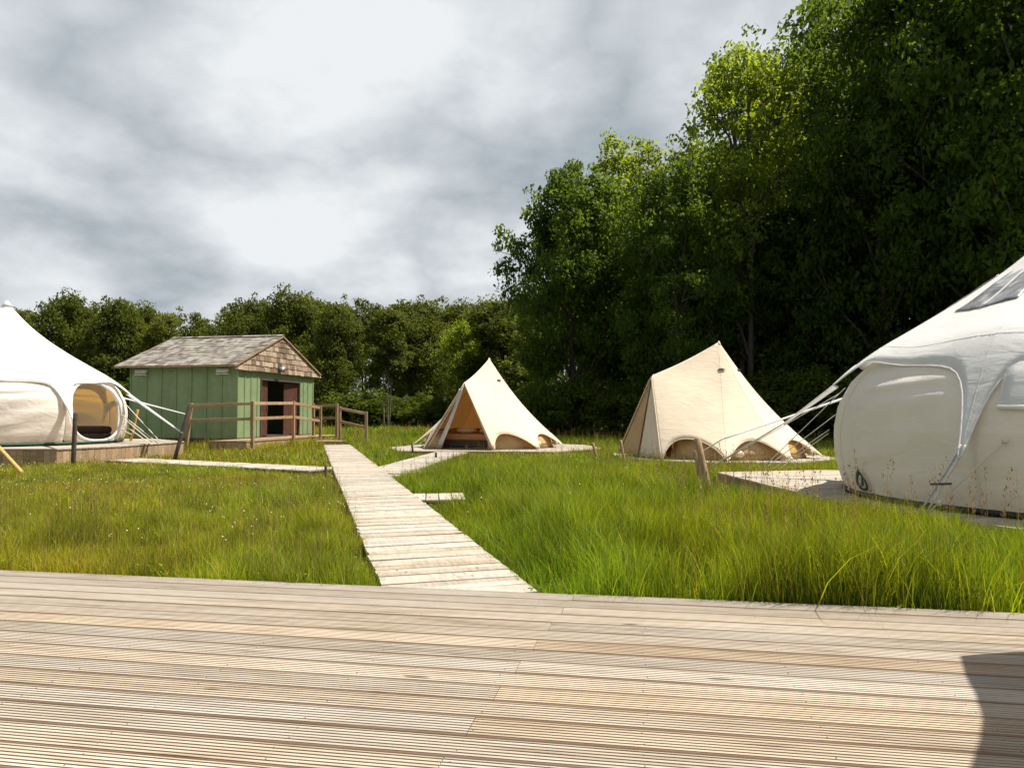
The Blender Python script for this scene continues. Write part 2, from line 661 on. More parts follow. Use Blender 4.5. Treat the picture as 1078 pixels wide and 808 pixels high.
# ------------------------------------------------------------------ boardwalks
def boardwalk(name, label, a, b, width, z0, z1, pw=0.14, gap=0.013, keep=True, skew=0.0):
    """planks laid across, from a to b (xy)"""
    a, b = Vector((a[0], a[1], 0)), Vector((b[0], b[1], 0))
    L = (b - a).length
    ang = math.atan2(b.y - a.y, b.x - a.x)
    root = thing(name, label, 'boardwalk', (a.x, a.y, 0), ang)
    root['kind'] = 'structure'
    m = MB()
    n = int(L / (pw + gap))
    st = L / n
    for i in range(n):
        m.rnd()
        x = (i + 0.5) * st
        t = x / L
        z = z0 + (z1 - z0) * t - 0.015 + random.gauss(0, 0.002)
        rot = Matrix.Rotation(random.gauss(0, 0.006) + skew + PI / 2, 3, 'Z') @ Matrix.Rotation(random.gauss(0, 0.006), 3, 'X') @ Matrix.Rotation(random.gauss(0, 0.003), 3, 'Y')
        # x axis of plank runs across
        m.box((x, random.gauss(0, 0.004), z + random.uniform(-0.003, 0.003)), (width + random.uniform(-0.008, 0.008), st - gap, 0.03), rot)
    m.build('plank', M['walk'], root, bevel=0.003)
    root.children[0].name = 'planking'
    br = MB()
    for s in (-1, 1):
        br.bar((0.03, s * (width / 2 - 0.09), z0 - 0.105), (L - 0.03, s * (width / 2 - 0.09), z1 - 0.105), 0.05, 0.145)
    br.build('bearer', M['dark_wood'], root)
    if keep:
        h = width / 2 - 0.01
        mtx = Matrix.Translation((a.x, a.y, 0)) @ Matrix.Rotation(ang, 4, 'Z')
        KEEP.append([tuple((mtx @ Vector(p)).xy) for p in ((-0.1, -h, 0), (L, -h, 0), (L, h, 0), (-0.1, h, 0))])
    return root

WZ = -0.03
wn = (on(408, 620, WZ) + on(566, 626, WZ)) / 2
wf = (on(340, 468, WZ) + on(369, 468, WZ)) / 2
wdir = (wf - wn).normalized()
ws = wn - wdir * 0.12
# start just beyond the deck edge
boardwalk('boardwalk', 'long bleached plank walkway leading from the deck to the shed', (ws.x, ws.y), (wf.x, wf.y), 0.95, WZ, WZ + 0.005, 0.11, 0.009, skew=0.02)


def walk_mid(pxs):
    return


lw0 = (on(128, 481.5, WZ) + on(128, 485.5, WZ)) / 2
lw1 = (on(343, 489.5, WZ) + on(343, 496.5, WZ)) / 2
boardwalk('boardwalk', 'narrow plank walkway branching left towards the white tent', (lw0.x, lw0.y), (lw1.x, lw1.y), 0.95, WZ + 0.01, WZ - 0.012)
b1a = on(400, 497, WZ)
b1b = on(476, 475.5, WZ)
boardwalk('boardwalk', 'angled plank walkway leading to the open cream bell tent', (b1a.x, b1a.y), (b1b.x, b1b.y), 1.0, WZ - 0.012, WZ)
b2a = on(398, 500, WZ - 0.02)
b2b = on(446, 494.0, WZ - 0.02)
boardwalk('boardwalk', 'short low stub of planks beside the fork in the walkway', (b2a.x, b2a.y), (b2b.x, b2b.y), 0.55, WZ - 0.03, WZ - 0.03)
b3a = on(421, 521.8, WZ)
b3b = on(489, 521.0, WZ)
boardwalk('boardwalk', 'short plank spur right of the main walkway ending at the tall grass', (b3a.x, b3a.y), (b3b.x, b3b.y), 0.8, WZ - 0.012, WZ - 0.012)


# ------------------------------------------------------------------ platforms
def platform(label, poly, z, h, mat='walk', pang=0.0, keep=True, group=None):
    """timber platform: boards clipped to a convex polygon, with a boarded skirt"""
    cx = sum(p[0] for p in poly) / len(poly)
    cy = sum(p[1] for p in poly) / len(poly)
    root = thing('platform', label, 'platform', (cx, cy, z), 0, group)
    ca, sa = math.cos(pang), math.sin(pang)
    loc = [((x - cx) * ca + (y - cy) * sa, -(x - cx) * sa + (y - cy) * ca) for x, y in poly]
    rot = Matrix.Rotation(pang, 3, 'Z')
    ymin, ymax = min(p[1] for p in loc), max(p[1] for p in loc)
    m = MB()
    y = ymin
    pw = 0.145
    while y < ymax - 0.02:
        y2 = min(y + pw - 0.006, ymax)
        # clip polygon to strip
        def clip(pts, f):
            out = []
            for i in range(len(pts)):
                p, q = pts[i], pts[(i + 1) % len(pts)]
                a, b = f(p), f(q)
                if a >= 0:
                    out.append(p)
                if a * b < 0:
                    t = a / (a - b)
                    out.append((p[0] + (q[0] - p[0]) * t, p[1] + (q[1] - p[1]) * t))
            return out
        s = clip(loc, lambda p: p[1] - y)
        s = clip(s, lambda p: y2 - p[1]) if len(s) > 2 else s
        if len(s) > 2:
            m.rnd()
            dz = random.uniform(-0.002, 0.002)
            vs = [rot @ Vector((p[0], p[1], dz)) for p in s] + [rot @ Vector((p[0], p[1], dz - 0.028)) for p in s]
            n = len(s)
            fs = [tuple(range(n)), tuple(reversed(range(n, 2 * n)))] + [(i, i + n, (i + 1) % n + n, (i + 1) % n) for i in range(n)]
            m.add(vs, fs, False)
        y += pw
    m.build('decking', M[mat], root)
    sk = MB()
    n = len(loc)
    for i in range(n):
        p = rot @ Vector((*loc[i], 0))
        q = rot @ Vector((*loc[(i + 1) % n], 0))
        c = Vector((0, 0, 0))
        d = (q - p)
        L = d.length
        d.normalize()
        inn = Vector((-d.y, d.x, 0))
        if inn.dot(c - p) < 0:
            inn = -inn
        k = max(1, int(L / 0.15))
        for j in range(k):
            sk.rnd()
            a = p + d * (L * j / k + 0.003) + inn * 0.03
            b = p + d * (L * (j + 1) / k - 0.003) + inn * 0.03
            hh = h - 0.032
            zc = -0.032 - hh / 2
            sk.bar(a + Vector((0, 0, zc)), b + Vector((0, 0, zc)), 0.02, hh)
    sk.build('skirt_boards', M['rail'], root)
    if keep:
        KEEP.append(list(poly))
    return root


def ngon(cx, cy, r, n, a0=0.0):
    return [(cx + r * math.cos(a0 + 2 * PI * i / n), cy + r * math.sin(a0 + 2 * PI * i / n)) for i in range(n)]


# ------------------------------------------------------------------ lotus (onion-shaped) tents
PR = [0, 0.12, 0.3, 0.6, 1.0, 1.5, 2.0, 2.5, 2.7, 2.9, 3.2, 3.5]
PZ = [3.78, 3.64, 3.42, 3.10, 2.76, 2.41, 2.10, 1.80, 1.62, 1.40, 1.02, 0.55]


def roof_z(r):
    return float(np.interp(r, PR, PZ))


_pr = np.linspace(0, 3.5, 141)
_pz = np.interp(_pr, PR, PZ)
for _ in range(30):
    _pz[1:-1] = (_pz[:-2] + 2 * _pz[1:-1] + _pz[2:]) / 4


def roof_zs(r):
    return float(np.interp(r, _pr, _pz))


def roof_sag(r, phi):
    u = phi / (PI / 4)
    return 0.07 * math.sin(PI * u) ** 2 * min(1, r / 2.2) * (1 if r > 0.05 else 0)


def wall_r(z):
    return float(np.interp(z, [0, 0.25, 0.5, 0.8, 1.1, 1.4, 1.6, 1.72, 1.85], [2.82, 2.90, 2.945, 2.95, 2.89, 2.73, 2.55, 2.42, 2.32]))


TIP0 = (3.25, 0.85)


def lotus_leg(r, tip):
    """height of the cloth along one leg"""
    rt_, zt = tip
    if r <= 2.3:
        return roof_zs(r)
    z0, z1 = roof_zs(2.3), zt
    t = (r - 2.3) / (rt_ - 2.3)
    sl0 = -0.56 * (rt_ - 2.3)
    # cubic from the cone's slope to the tip
    sl1 = (z1 - z0) * 1.2
    h00, h10, h01, h11 = 2 * t**3 - 3 * t**2 + 1, t**3 - 2 * t**2 + t, -2 * t**3 + 3 * t**2, t**3 - t**2
    return h00 * z0 + h10 * sl0 + h01 * z1 + h11 * sl1


def lotus(label, cx, cy, zf, leg0, panels, sheet, skylights=(), tips={}, wall_mat='canvas_wall'):
    root = thing('onion_tent', label, 'tent', (cx, cy, zf), leg0)
    sect = PI / 4

    # boundary of the canopy across one sector: leg tip -> arch -> next leg tip
    hw = [(3.22, 0.02), (3.1, 0.05), (2.98, 0.09), (2.88, 0.135), (2.80, 0.19), (2.74, 0.26), (2.70, 0.35), (2.675, 0.47), (2.66, 0.62), (2.652, 0.8)]
    def tipk(k):
        return tips.get(k % 8, TIP0)

    def edge(k):
        """outline of the canopy across sector k: (angle, radius)"""
        def hf(tip):
            f = (tip[0] - 2.64) / (3.25 - 2.65)
            return [(0.0, tip[0])] + [(w_ / (2.64 + (r - 2.65) * f), 2.64 + (r - 2.65) * f) for r, w_ in hw] + [(sect / 2, 2.64)]
        a, b = hf(tipk(k)), hf(tipk(k + 1))
        return a + [(sect - p, r) for p, r in reversed(b[:-1])]

    def cloth(k, p, r):
        """height of the canopy at angle p of sector k"""
        m_ = 0.5 - 0.5 * math.cos(PI * p / sect)
        z = lotus_leg(r, tipk(k)) * (1 - m_) + lotus_leg(r, tipk(k + 1)) * m_
        return z - roof_sag(r, p)
    ns = 28
    rows = [[] for _ in range(ns + 1)]
    for k in range(8):
        for p, rb in edge(k)[:-1]:
            for i in range(ns + 1):
                r = rb * (i / ns) ** 1.15
                th = k * sect + p
                z = cloth(k, p, r)
                if r > 2.4:
                    z += 0.012 * math.sin(th * 31 + r * 4) * (r - 2.4)
                rows[i].append(Vector((r * math.cos(th), r * math.sin(th), z)))
    cb = MB()
    cb.grid(rows, True)
    cb.build('canopy', M['canvas_white'], root, solid=0.006)

    # hem piping along the arches, a seam down each leg and a ring seam
    pm = MB()
    for k in range(8):
        pts = []
        for p, rb in edge(k):
            th = k * sect + p
            pts.append((rb * math.cos(th), rb * math.sin(th), cloth(k, p, rb)))
        pm.tube(pts, 0.010, 6)
        tr_ = tipk(k)[0]
        pm.tube([(r * math.cos(k * sect), r * math.sin(k * sect), cloth(k, 0, r) + 0.003) for r in np.linspace(0.1, tr_, 26)], 0.005, 5)
        pm.tube([(2.42 * math.cos((k + q) * sect), 2.42 * math.sin((k + q) * sect), cloth(k, q * sect, 2.42) + 0.003) for q in np.linspace(0, 1, 14)], 0.005, 5)
    pm.build('hem', M['canvas_white'], root)

    def surf(s, z, off=0.0):
        """s = angle in sector 0..sect; a little scalloped between the legs"""
        r = wall_r(z) + off - 0.02 * (1 - math.sin(PI * s / sect))
        return r

    H = 1.70
    for k in range(8):
        kind = panels.get(k, 'closed')
        a0 = k * sect
        rot = lambda s, r, z: Vector((r * math.cos(a0 + s), r * math.sin(a0 + s), z))
        m = MB()
        if kind == 'closed' or kind == 'flap':
            rr = []
            nz, nsx = 56, 30
            for i in range(nz + 1):
                z = H * i / nz
                row = []
                for j in range(nsx + 1):
                    s = sect * j / nsx
                    wr = 0.012 * math.sin(z * 13 + 2.2 * math.sin(s * 6 + k)) * math.sin(PI * j / nsx) * math.sin(PI * min(1, i / nz * 1.05))
                    wr += 0.02 * math.sin(z * 4.2 + k + s * 3) * math.sin(PI * j / nsx) * math.sin(PI * i / nz)
                    # slack cloth rolled in soft horizontal folds under the eave
                    wr += 0.022 * math.sin(z * 34 + 1.5 * math.sin(s * 5 + k)) * math.exp(-((z - 1.33) / 0.16) ** 2) * math.sin(PI * j / nsx)
                    row.append(rot(s, surf(s, z) + wr, z))
                rr.append(row)
            m.grid(rr)
            wp = m.build('wall_panel', M[wall_mat], root, solid=0.004)
            if kind == 'flap':
                # white storm flap hanging over the upper half, with a hem
                f = MB()
                rr = []
                for i in range(13):
                    z = 1.06 + (1.74 - 1.06) * i / 12
                    rr.append([rot(sect * (0.10 + 0.8 * j / 16), surf(sect * (0.1 + 0.8 * j / 16), z, 0.035 + 0.01 * math.sin(j * 1.3)), z) for j in range(17)])
                f.grid(rr)
                f.build('storm_flap', M['canvas_white'], wp, solid=0.004)
                f = MB()
                f.tube([rot(sect * (0.10 + 0.8 * j / 16), surf(sect * (0.1 + 0.8 * j / 16), 1.06, 0.04), 1.06) for j in range(17)], 0.022, 8)
                f.build('rolled_hem', M['canvas_white'], wp)
        else:
            # panel with a round opening
            cs, cz = sect * 0.48, 0.82
            ra, rb = sect * 0.415, 0.76
            if kind == 'door':
                cz, rb, ra = 0.84, 0.8, sect * 0.30
            nA, nR = 64, 10
            rows2 = []
            for i in range(nR + 1):
                t = i / nR
                row = []
                for j in range(nA):
                    al = 2 * PI * j / nA
                    c, s_ = math.cos(al), math.sin(al)
                    # superellipse
                    e = 2 / 2.6
                    ex = math.copysign(abs(c) ** e, c) * ra
                    ez = math.copysign(abs(s_) ** e, s_) * rb
                    # rectangle border
                    q = max(abs(c) / (sect / 2), abs(s_) / (H / 2))
                    bx = c / q + sect / 2
                    bz = s_ / q + H / 2
                    ss = (cs + ex) * (1 - t) + bx * t
                    zz = (cz + ez) * (1 - t) + bz * t
                    ss = min(max(ss, 0), sect)
                    zz = min(max(zz, 0), H)
                    row.append(rot(ss, surf(ss, zz, 0.03 * math.sin(PI * t)), zz))
                rows2.append(row)
            m.grid(rows2, True)
            wp = m.build('wall_panel', M[wall_mat], root, solid=0.004)
            rim = MB()
            pts = list(rows2[0]) + [rows2[0][0], rows2[0][1]]
            rim.tube(pts, 0.035, 8, False)
            rim.build('window_rim' if kind == 'window' else 'door_rim', M['canvas_white'], wp)

    # groundsheet edge and floor
    g = MB()
    n = 96
    g.grid([[Vector((r * math.cos(2 * PI * j / n), r * math.sin(2 * PI * j / n), z)) for j in range(n)]
            for r, z in ((2.78, 0.008), (2.88, 0.008), (2.885, 0.035), (2.85, 0.05))], True)
    g.build('groundsheet', sheet, root, solid=0.01)
    fl = MB()
    fl.grid([[Vector((r * math.cos(2 * PI * j / n), r * math.sin(2 * PI * j / n), 0.012)) for j in range(n)] for r in (0.01, 1.5, 2.79)], True)
    fl.build('floor', M['floor_mat'], root)
    p = MB()
    p.tube([(0, 0, 0.012), (0, 0, 3.78)], 0.03, 10)
    p.build('centre_pole', M['metal'], root)
    cap = MB()
    cap.tube([(0, 0, 3.66), (0, 0, 3.74), (0, 0, 3.80), (0, 0, 3.83)], [0.13, 0.085, 0.05, 0.01], 16)
    cap.build('peak_cap', M['canvas_white'], root)

    for k in skylights:
        s = MB()
        rr = []
        for i in range(13):
            r = 1.05 + 0.70 * i / 12
            row = []
            for j in range(13):
                p_ = sect * (0.30 + 0.62 * j / 12)
                z = cloth(k, p_, r) + 0.016 + 0.008 * math.sin(j * 2.1 + i * 0.5)
                row.append(Vector((r * math.cos(k * sect + p_), r * math.sin(k * sect + p_), z)))
            rr.append(row)
        s.grid(rr)
        sk = s.build('skylight', M['clear'], root, solid=0.004)
        st = MB()
        for q in (0.5,):
            st.tube([rr[i][int(q * 12)] + Vector((0, 0, 0.012)) for i in range(13)], 0.022, 6, True, 0.4)
        st.build('seam_strip', M['canvas_white'], sk)
    return root


def guy(root, a, b, rad=0.012, name='guy_rope', mat='rope', flat=1.0, sag=0.0):
    """rope from a to b, both world points, kept as a child of the tent"""
    mi = (Matrix.Translation(root.location) @ Matrix.Rotation(root.rotation_euler.z, 4, 'Z')).inverted()
    a, b = mi @ Vector(a), mi @ Vector(b)
    m = MB()
    pts = [a.lerp(b, i / 8) - Vector((0, 0, sag * math.sin(PI * i / 8))) for i in range(9)]
    m.tube(pts, rad, 6, True, flat)
    return m.build(name, M[mat], root)


def strap(root, a, b, w0, w1):
    """flat tapering canvas band"""
    mi = (Matrix.Translation(root.location) @ Matrix.Rotation(root.rotation_euler.z, 4, 'Z')).inverted()
    a, b = mi @ Vector(a), mi @ Vector(b)
    d = (b - a).normalized()
    side = d.cross(Vector((0, 0, 1))).normalized()
    up = side.cross(d)
    m = MB()
    rows = []
    for i in range(9):
        t = i / 8
        w = w0 * (1 - t) + w1 * t
        p = a.lerp(b, t)
        rows.append([p + side * w / 2 - up * w * 0.3, p, p - side * w / 2 - up * w * 0.3])
    m.grid(rows)
    return m.build('strap', M['canvas_white'], root, solid=0.006)


TIPS = {}


def leg_tip(root, leg0, k, r=3.2):
    th = leg0 + k * PI / 4
    c = root.location
    return Vector((c.x + r * math.cos(th), c.y + r * math.sin(th), c.z + lotus_leg(r, TIPS[root.name].get(k, TIP0))))


# right tent -------------------------------------------------------
RT = (7.1, 8.9, 0.10)
RL0 = R(211)
platform('low bleached timber platform under the large white tent with skylight',
         [(3.72, 9.0), (3.55, 12.9), (5.6, 13.4), (9.6, 12.6), (10.6, 9.0), (9.6, 5.9), (6.6, 5.2), (4.45, 6.55)], 0.085, 0.3, 'walk', 0.3)
# local sectors from leg B: k=0 -> 208..253, k=7 -> 163..208, k=6 -> 118..163
rt = lotus('large white onion-shaped tent with clear roof panels at the right edge', *RT, RL0,
           {0: 'flap', 7: 'closed', 6: 'door', 1: 'closed'}, M['black'], (7, 0, 6, 1), {0: (3.2, 0.55), 7: (3.02, 1.36), 6: (3.1, 1.3)})
TIPS[rt.name] = {0: (3.2, 0.55), 7: (3.02, 1.36), 6: (3.1, 1.3)}


def emblem():
    """small dark teardrop emblem printed low on the closed wall panel"""
    a = R(208 - 22.5 + 360) - RL0
    mi = (Matrix.Translation(rt.location) @ Matrix.Rotation(RL0, 4, 'Z')).inverted()
    # find wall point under the pixel (910, 508)
    best = None
    for th in np.linspace(R(150), R(215), 260):
        for z in np.linspace(0.05, 0.6, 60):
            r = wall_r(z)
            p = Vector((RT[0] + r * math.cos(th), RT[1] + r * math.sin(th), RT[2] + z))
            v = p - Vector((0, 0, CAMZ))
            c, s = math.cos(PITCH), math.sin(PITCH)
            dd = v.y * c + v.z * s
            uu = v.x / dd * F + 539
            vv = 404 - (-v.y * s + v.z * c) / dd * F
            e = (uu - 910) ** 2 + (vv - 505) ** 2
            nrm = Vector((math.cos(th), math.sin(th), 0))
            if nrm.dot(v) > 0:
                continue
            if best is None or e < best[0]:
                best = (e, th, z)
    _, th0, z0 = best
    m = MB()

    def outline(pts):
        vs = []
        for x, y in pts:
            z = z0 + y
            r = wall_r(z) + 0.05
            th = th0 + 2.1 * x / r
            vs.append(mi @ Vector((RT[0] + r * math.cos(th), RT[1] + r * math.sin(th), RT[2] + z)))
        return vs
    hh = 0.135

    def teardrop(cx, lean, w, h, y0, n=24):
        out = []
        for i in range(n):
            t = 2 * PI * i / n
            yy = (1 - math.cos(t)) / 2
            ww = w * math.sin(t) * (1 - yy) ** 0.55 * 1.25
            out.append((cx + ww + lean * yy, y0 + yy * h))
        return out
    # outer left petal, crescent shaped, and an inner right petal
    def crescent(pts_a, pts_b):
        a_, b_ = outline(pts_a), outline(pts_b)
        m.grid([a_, b_])
    n = 28
    ring_o = teardrop(0.0, 0.0, 0.072, 2 * hh, -hh, n)
    ring_i = teardrop(0.008, 0.0, 0.040, 1.25 * hh, -hh * 0.72, n)
    m.grid([outline(ring_o), outline(ring_i)], True)
    k = 14
    la = [(-0.020 + 0.05 * i / k, -hh * 0.62 + hh * 1.0 * i / k) for i in range(k + 1)]
    lb = [(-0.020 + 0.05 * i / k + 0.022 * math.sin(PI * i / k), -hh * 0.62 + hh * 1.0 * i / k - 0.03 * math.sin(PI * i / k)) for i in range(k + 1)]
    crescent(la, lb)
    m.build('emblem', M['emblem'], rt, solid=0.002)
emblem()


def stake(label, a, b, rad=0.035, mat='post', group=None, name='stake', n=8):
    """driven timber stake from its foot a (in the ground) to its head b"""
    a, b = Vector(a), Vector(b)
    m = MB().rnd()
    d = b - a
    m2 = MB().rnd()
    o = MB().rnd()
    pts = [Vector((0, 0, 0)) - d.normalized() * 0.15, d * 0.3, d * 0.7, d * 0.985, d]
    o.tube(pts, [rad * 1.0, rad * 1.03, rad * 0.97, rad, rad * 0.82], n)
    ob = o.build(name, M[mat])
    ob.location = a
    return tag(ob, label, 'stake', group)


# the guy stakes to the left of the right tent
sA_h = at(734, 461, 11.6)
sA_f = at(748, 512, 11.4)
sA_f.z = gz(sA_f.x, sA_f.y)
stake('thick leaning brown stake holding the straps of the large right tent', sA_f, sA_h, 0.055)
sB_h = at(732, 474, 12.4)
sB_f = at(741, 503, 12.3)
sB_f.z = gz(sB_f.x, sB_f.y)
stake('shorter brown stake directly behind the thick leaning one', sB_f, sB_h, 0.05)

tipA = leg_tip(rt, RL0, 7)
tipZ = leg_tip(rt, RL0, 6)
st1 = at(741, 476, 11.55)
strap(rt, leg_tip(rt, RL0, 7, 3.0), at(824, 446, 10.4), 0.13, 0.05)
guy(rt, at(824, 446, 10.4), at(746, 493, 11.45), 0.011)
# rear leg's strap reaches over to the same stakes
strap(rt, leg_tip(rt, RL0, 6, 3.0), at(762, 461, 12.2), 0.12, 0.06)
guy(rt, at(762, 461, 12.2), at(738, 476, 12.35), 0.012)
# thin ropes at the wall
for (x0, y0), (x1, y1), d0, d1 in (((884, 414), (750, 491), 9.9, 11.4), ((880, 436), (806, 492), 9.9, 11.2), ((873, 452), (812, 494), 9.9, 11.0),
                                   ((872, 456), (822, 492), 9.9, 10.8), ((890, 408), (800, 495), 9.8, 11.1)):
    guy(rt, at(x0, y0, d0), at(x1, y1, d1), 0.006)
for k, (x1, y1) in enumerate(((750, 491),)):
    pass
# leg B pegged to the platform
tb = leg_tip(rt, RL0, 0, 3.12)
tb2 = leg_tip(rt, RL0, 0, 3.2)
th = RL0
for off, e in ((-0.05, 0.0), (0.05, 0.06)):
    q = Vector((RT[0] + (3.2 + e) * math.cos(th - 0.11) - off * math.sin(th), RT[1] + (3.2 + e) * math.sin(th - 0.11) + off * math.cos(th), 0.11))
    strap(rt, tb + Vector((-off * math.sin(th) * 0.4, off * math.cos(th) * 0.4, 0)), q, 0.07, 0.035)
bk = MB()
mi = (Matrix.Translation(rt.location) @ Matrix.Rotation(RL0, 4, 'Z')).inverted()
pb = mi @ tb2.lerp(Vector((RT[0] + 3.22 * math.cos(th - 0.11), RT[1] + 3.22 * math.sin(th - 0.11), 0.11)), 0.48)
bk.bar(pb + Vector((0.015, -0.10, 0.0)), pb + Vector((0.015, 0.10, 0.02)), 0.03, 0.02)
bk.build('strap_buckle', M['dark_wood'], rt)
# second rope from the wall to the same peg
ga = Vector((RT[0] + 2.99 * math.cos(R(217)), RT[1] + 2.99 * math.sin(R(217)), RT[2] + 0.74))
gb = Vector((RT[0] + 3.25 * math.cos(R(206)), RT[1] + 3.25 * math.sin(R(206)), 0.11))
guy(rt, ga, gb, 0.011)
for q in (0.0, 0.86):
    kn = MB()
    kn.ellipsoid(mi @ ga.lerp(gb, q), (0.033, 0.03, 0.036), 10, 6)
    kn.build('rope_knot', M['rope'], rt)

# left tent --------------------------------------------------------
LT = (-13.7, 20.0, 0.33)
LL0 = R(330)
platform('raised timber platform carrying the white tent at the left edge',
         [(-18.2, 16.55), (-10.35, 16.9), (-9.75, 18.4), (-9.4, 21.3), (-11.2, 23.4), (-15.5, 24.0), (-18.4, 22.5)], 0.30, 0.5, 'walk', 0.05)
lt = lotus('white onion-shaped tent with round amber window at the left edge', *LT, LL0, {0: 'window', 1: 'door'}, M['greensheet'], (), {0: (3.3, 0.6), 1: (3.3, 1.1), 2: (3.3, 1.1)}, 'canvas_wall_amber')
TIPS[lt.name] = {0: (3.3, 0.6), 1: (3.3, 1.1), 2: (3.3, 1.1)}
# furniture behind the round window
bd = thing('bed', 'low bed under a charcoal blanket inside the left white tent', 'bed', (-12.35, 20.75, 0.345), R(35))
m = MB(); m.box((0, 0, 0.11), (1.9, 1.3, 0.19)); m.build('base', M['dark_wood'], bd, bevel=0.02)
m = MB(); m.box((0, 0, 0.30), (1.92, 1.34, 0.2)); m.build('mattress', M['bed_dark'], bd, bevel=0.08)
m = MB(); m.ellipsoid((-0.6, 0.0, 0.44), (0.28, 0.5, 0.12)); m.build('pillow', M['bed_dark'], bd)

# straps and ropes to the stakes
lk_h = at(201, 424, 18.6)
sL_h = at(200, 426, 18.9)
sL_f = at(183, 482, 18.7)
sL_f.z = gz(sL_f.x, sL_f.y)
stake('dark stake leaning away from the left tent beside the railing', sL_f, sL_h, 0.05, 'dark_wood')
strap(lt, leg_tip(lt, LL0, 1, 3.05), at(192, 455, 18.75), 0.15, 0.05)
strap(lt, leg_tip(lt, LL0, 2, 3.05), at(198, 436, 18.85), 0.12, 0.045)
for (x0, y0), (x1, y1), d0, d1 in (((131, 424), (168, 464), 20, 19.6), ((130, 440), (160, 465), 19.9, 19.3), ((129, 446), (157, 466), 19.9, 19.2),
                                   ((128, 436), (166, 466), 20.0, 19.4), ((128, 452), (138, 457), 19.9, 19.4)):
    guy(lt, at(x0, y0, d0), at(x1, y1, d1), 0.011)
sp_h = at(145, 431, 21.6)
sp_f = at(138, 462, 21.6)
stake('pale yellow stake leaning behind the guy ropes of the left tent', sp_f, sp_h, 0.04, 'yellow_post')
s2_h = at(79.5, 434, 16.5)
s2_f = at(77, 484, 16.5)
s2_f.z = gz(s2_f.x, s2_f.y)
stake('upright dark stake in front of the round tent window', s2_f, s2_h, 0.05, 'dark_wood')
strap(lt, leg_tip(lt, LL0, 0, 3.05), at(78, 443, 16.55), 0.13, 0.04)
s3_h = at(-2, 470, 14.6)
s3_f = at(31, 497, 14.2)
s3_f.z = gz(s3_f.x, s3_f.y)
stake('pale yellow pole leaning out of the grass at the far left', s3_f, s3_h, 0.04, 'yellow_post')
# small step
stp = thing('step', 'low wooden step in front of the left tent platform', 'step', on(128, 478, 0.02))
m = MB()
for j in range(4):
    m.rnd(); m.box((0, -0.27 + j * 0.18, 0.0), (1.1, 0.172, 0.03))
m.build('tread', M['walk'], stp)
for s in (-0.45, 0.45):
    m = MB().rnd(); m.box((s, 0, -0.1), (0.06, 0.66, 0.165)); m.build('bearer', M['rail'], stp)
q = stp.location
KEEP.append([(q.x - .55, q.y - .35), (q.x + .55, q.y - .35), (q.x + .55, q.y + .35), (q.x - .55, q.y + .35)])


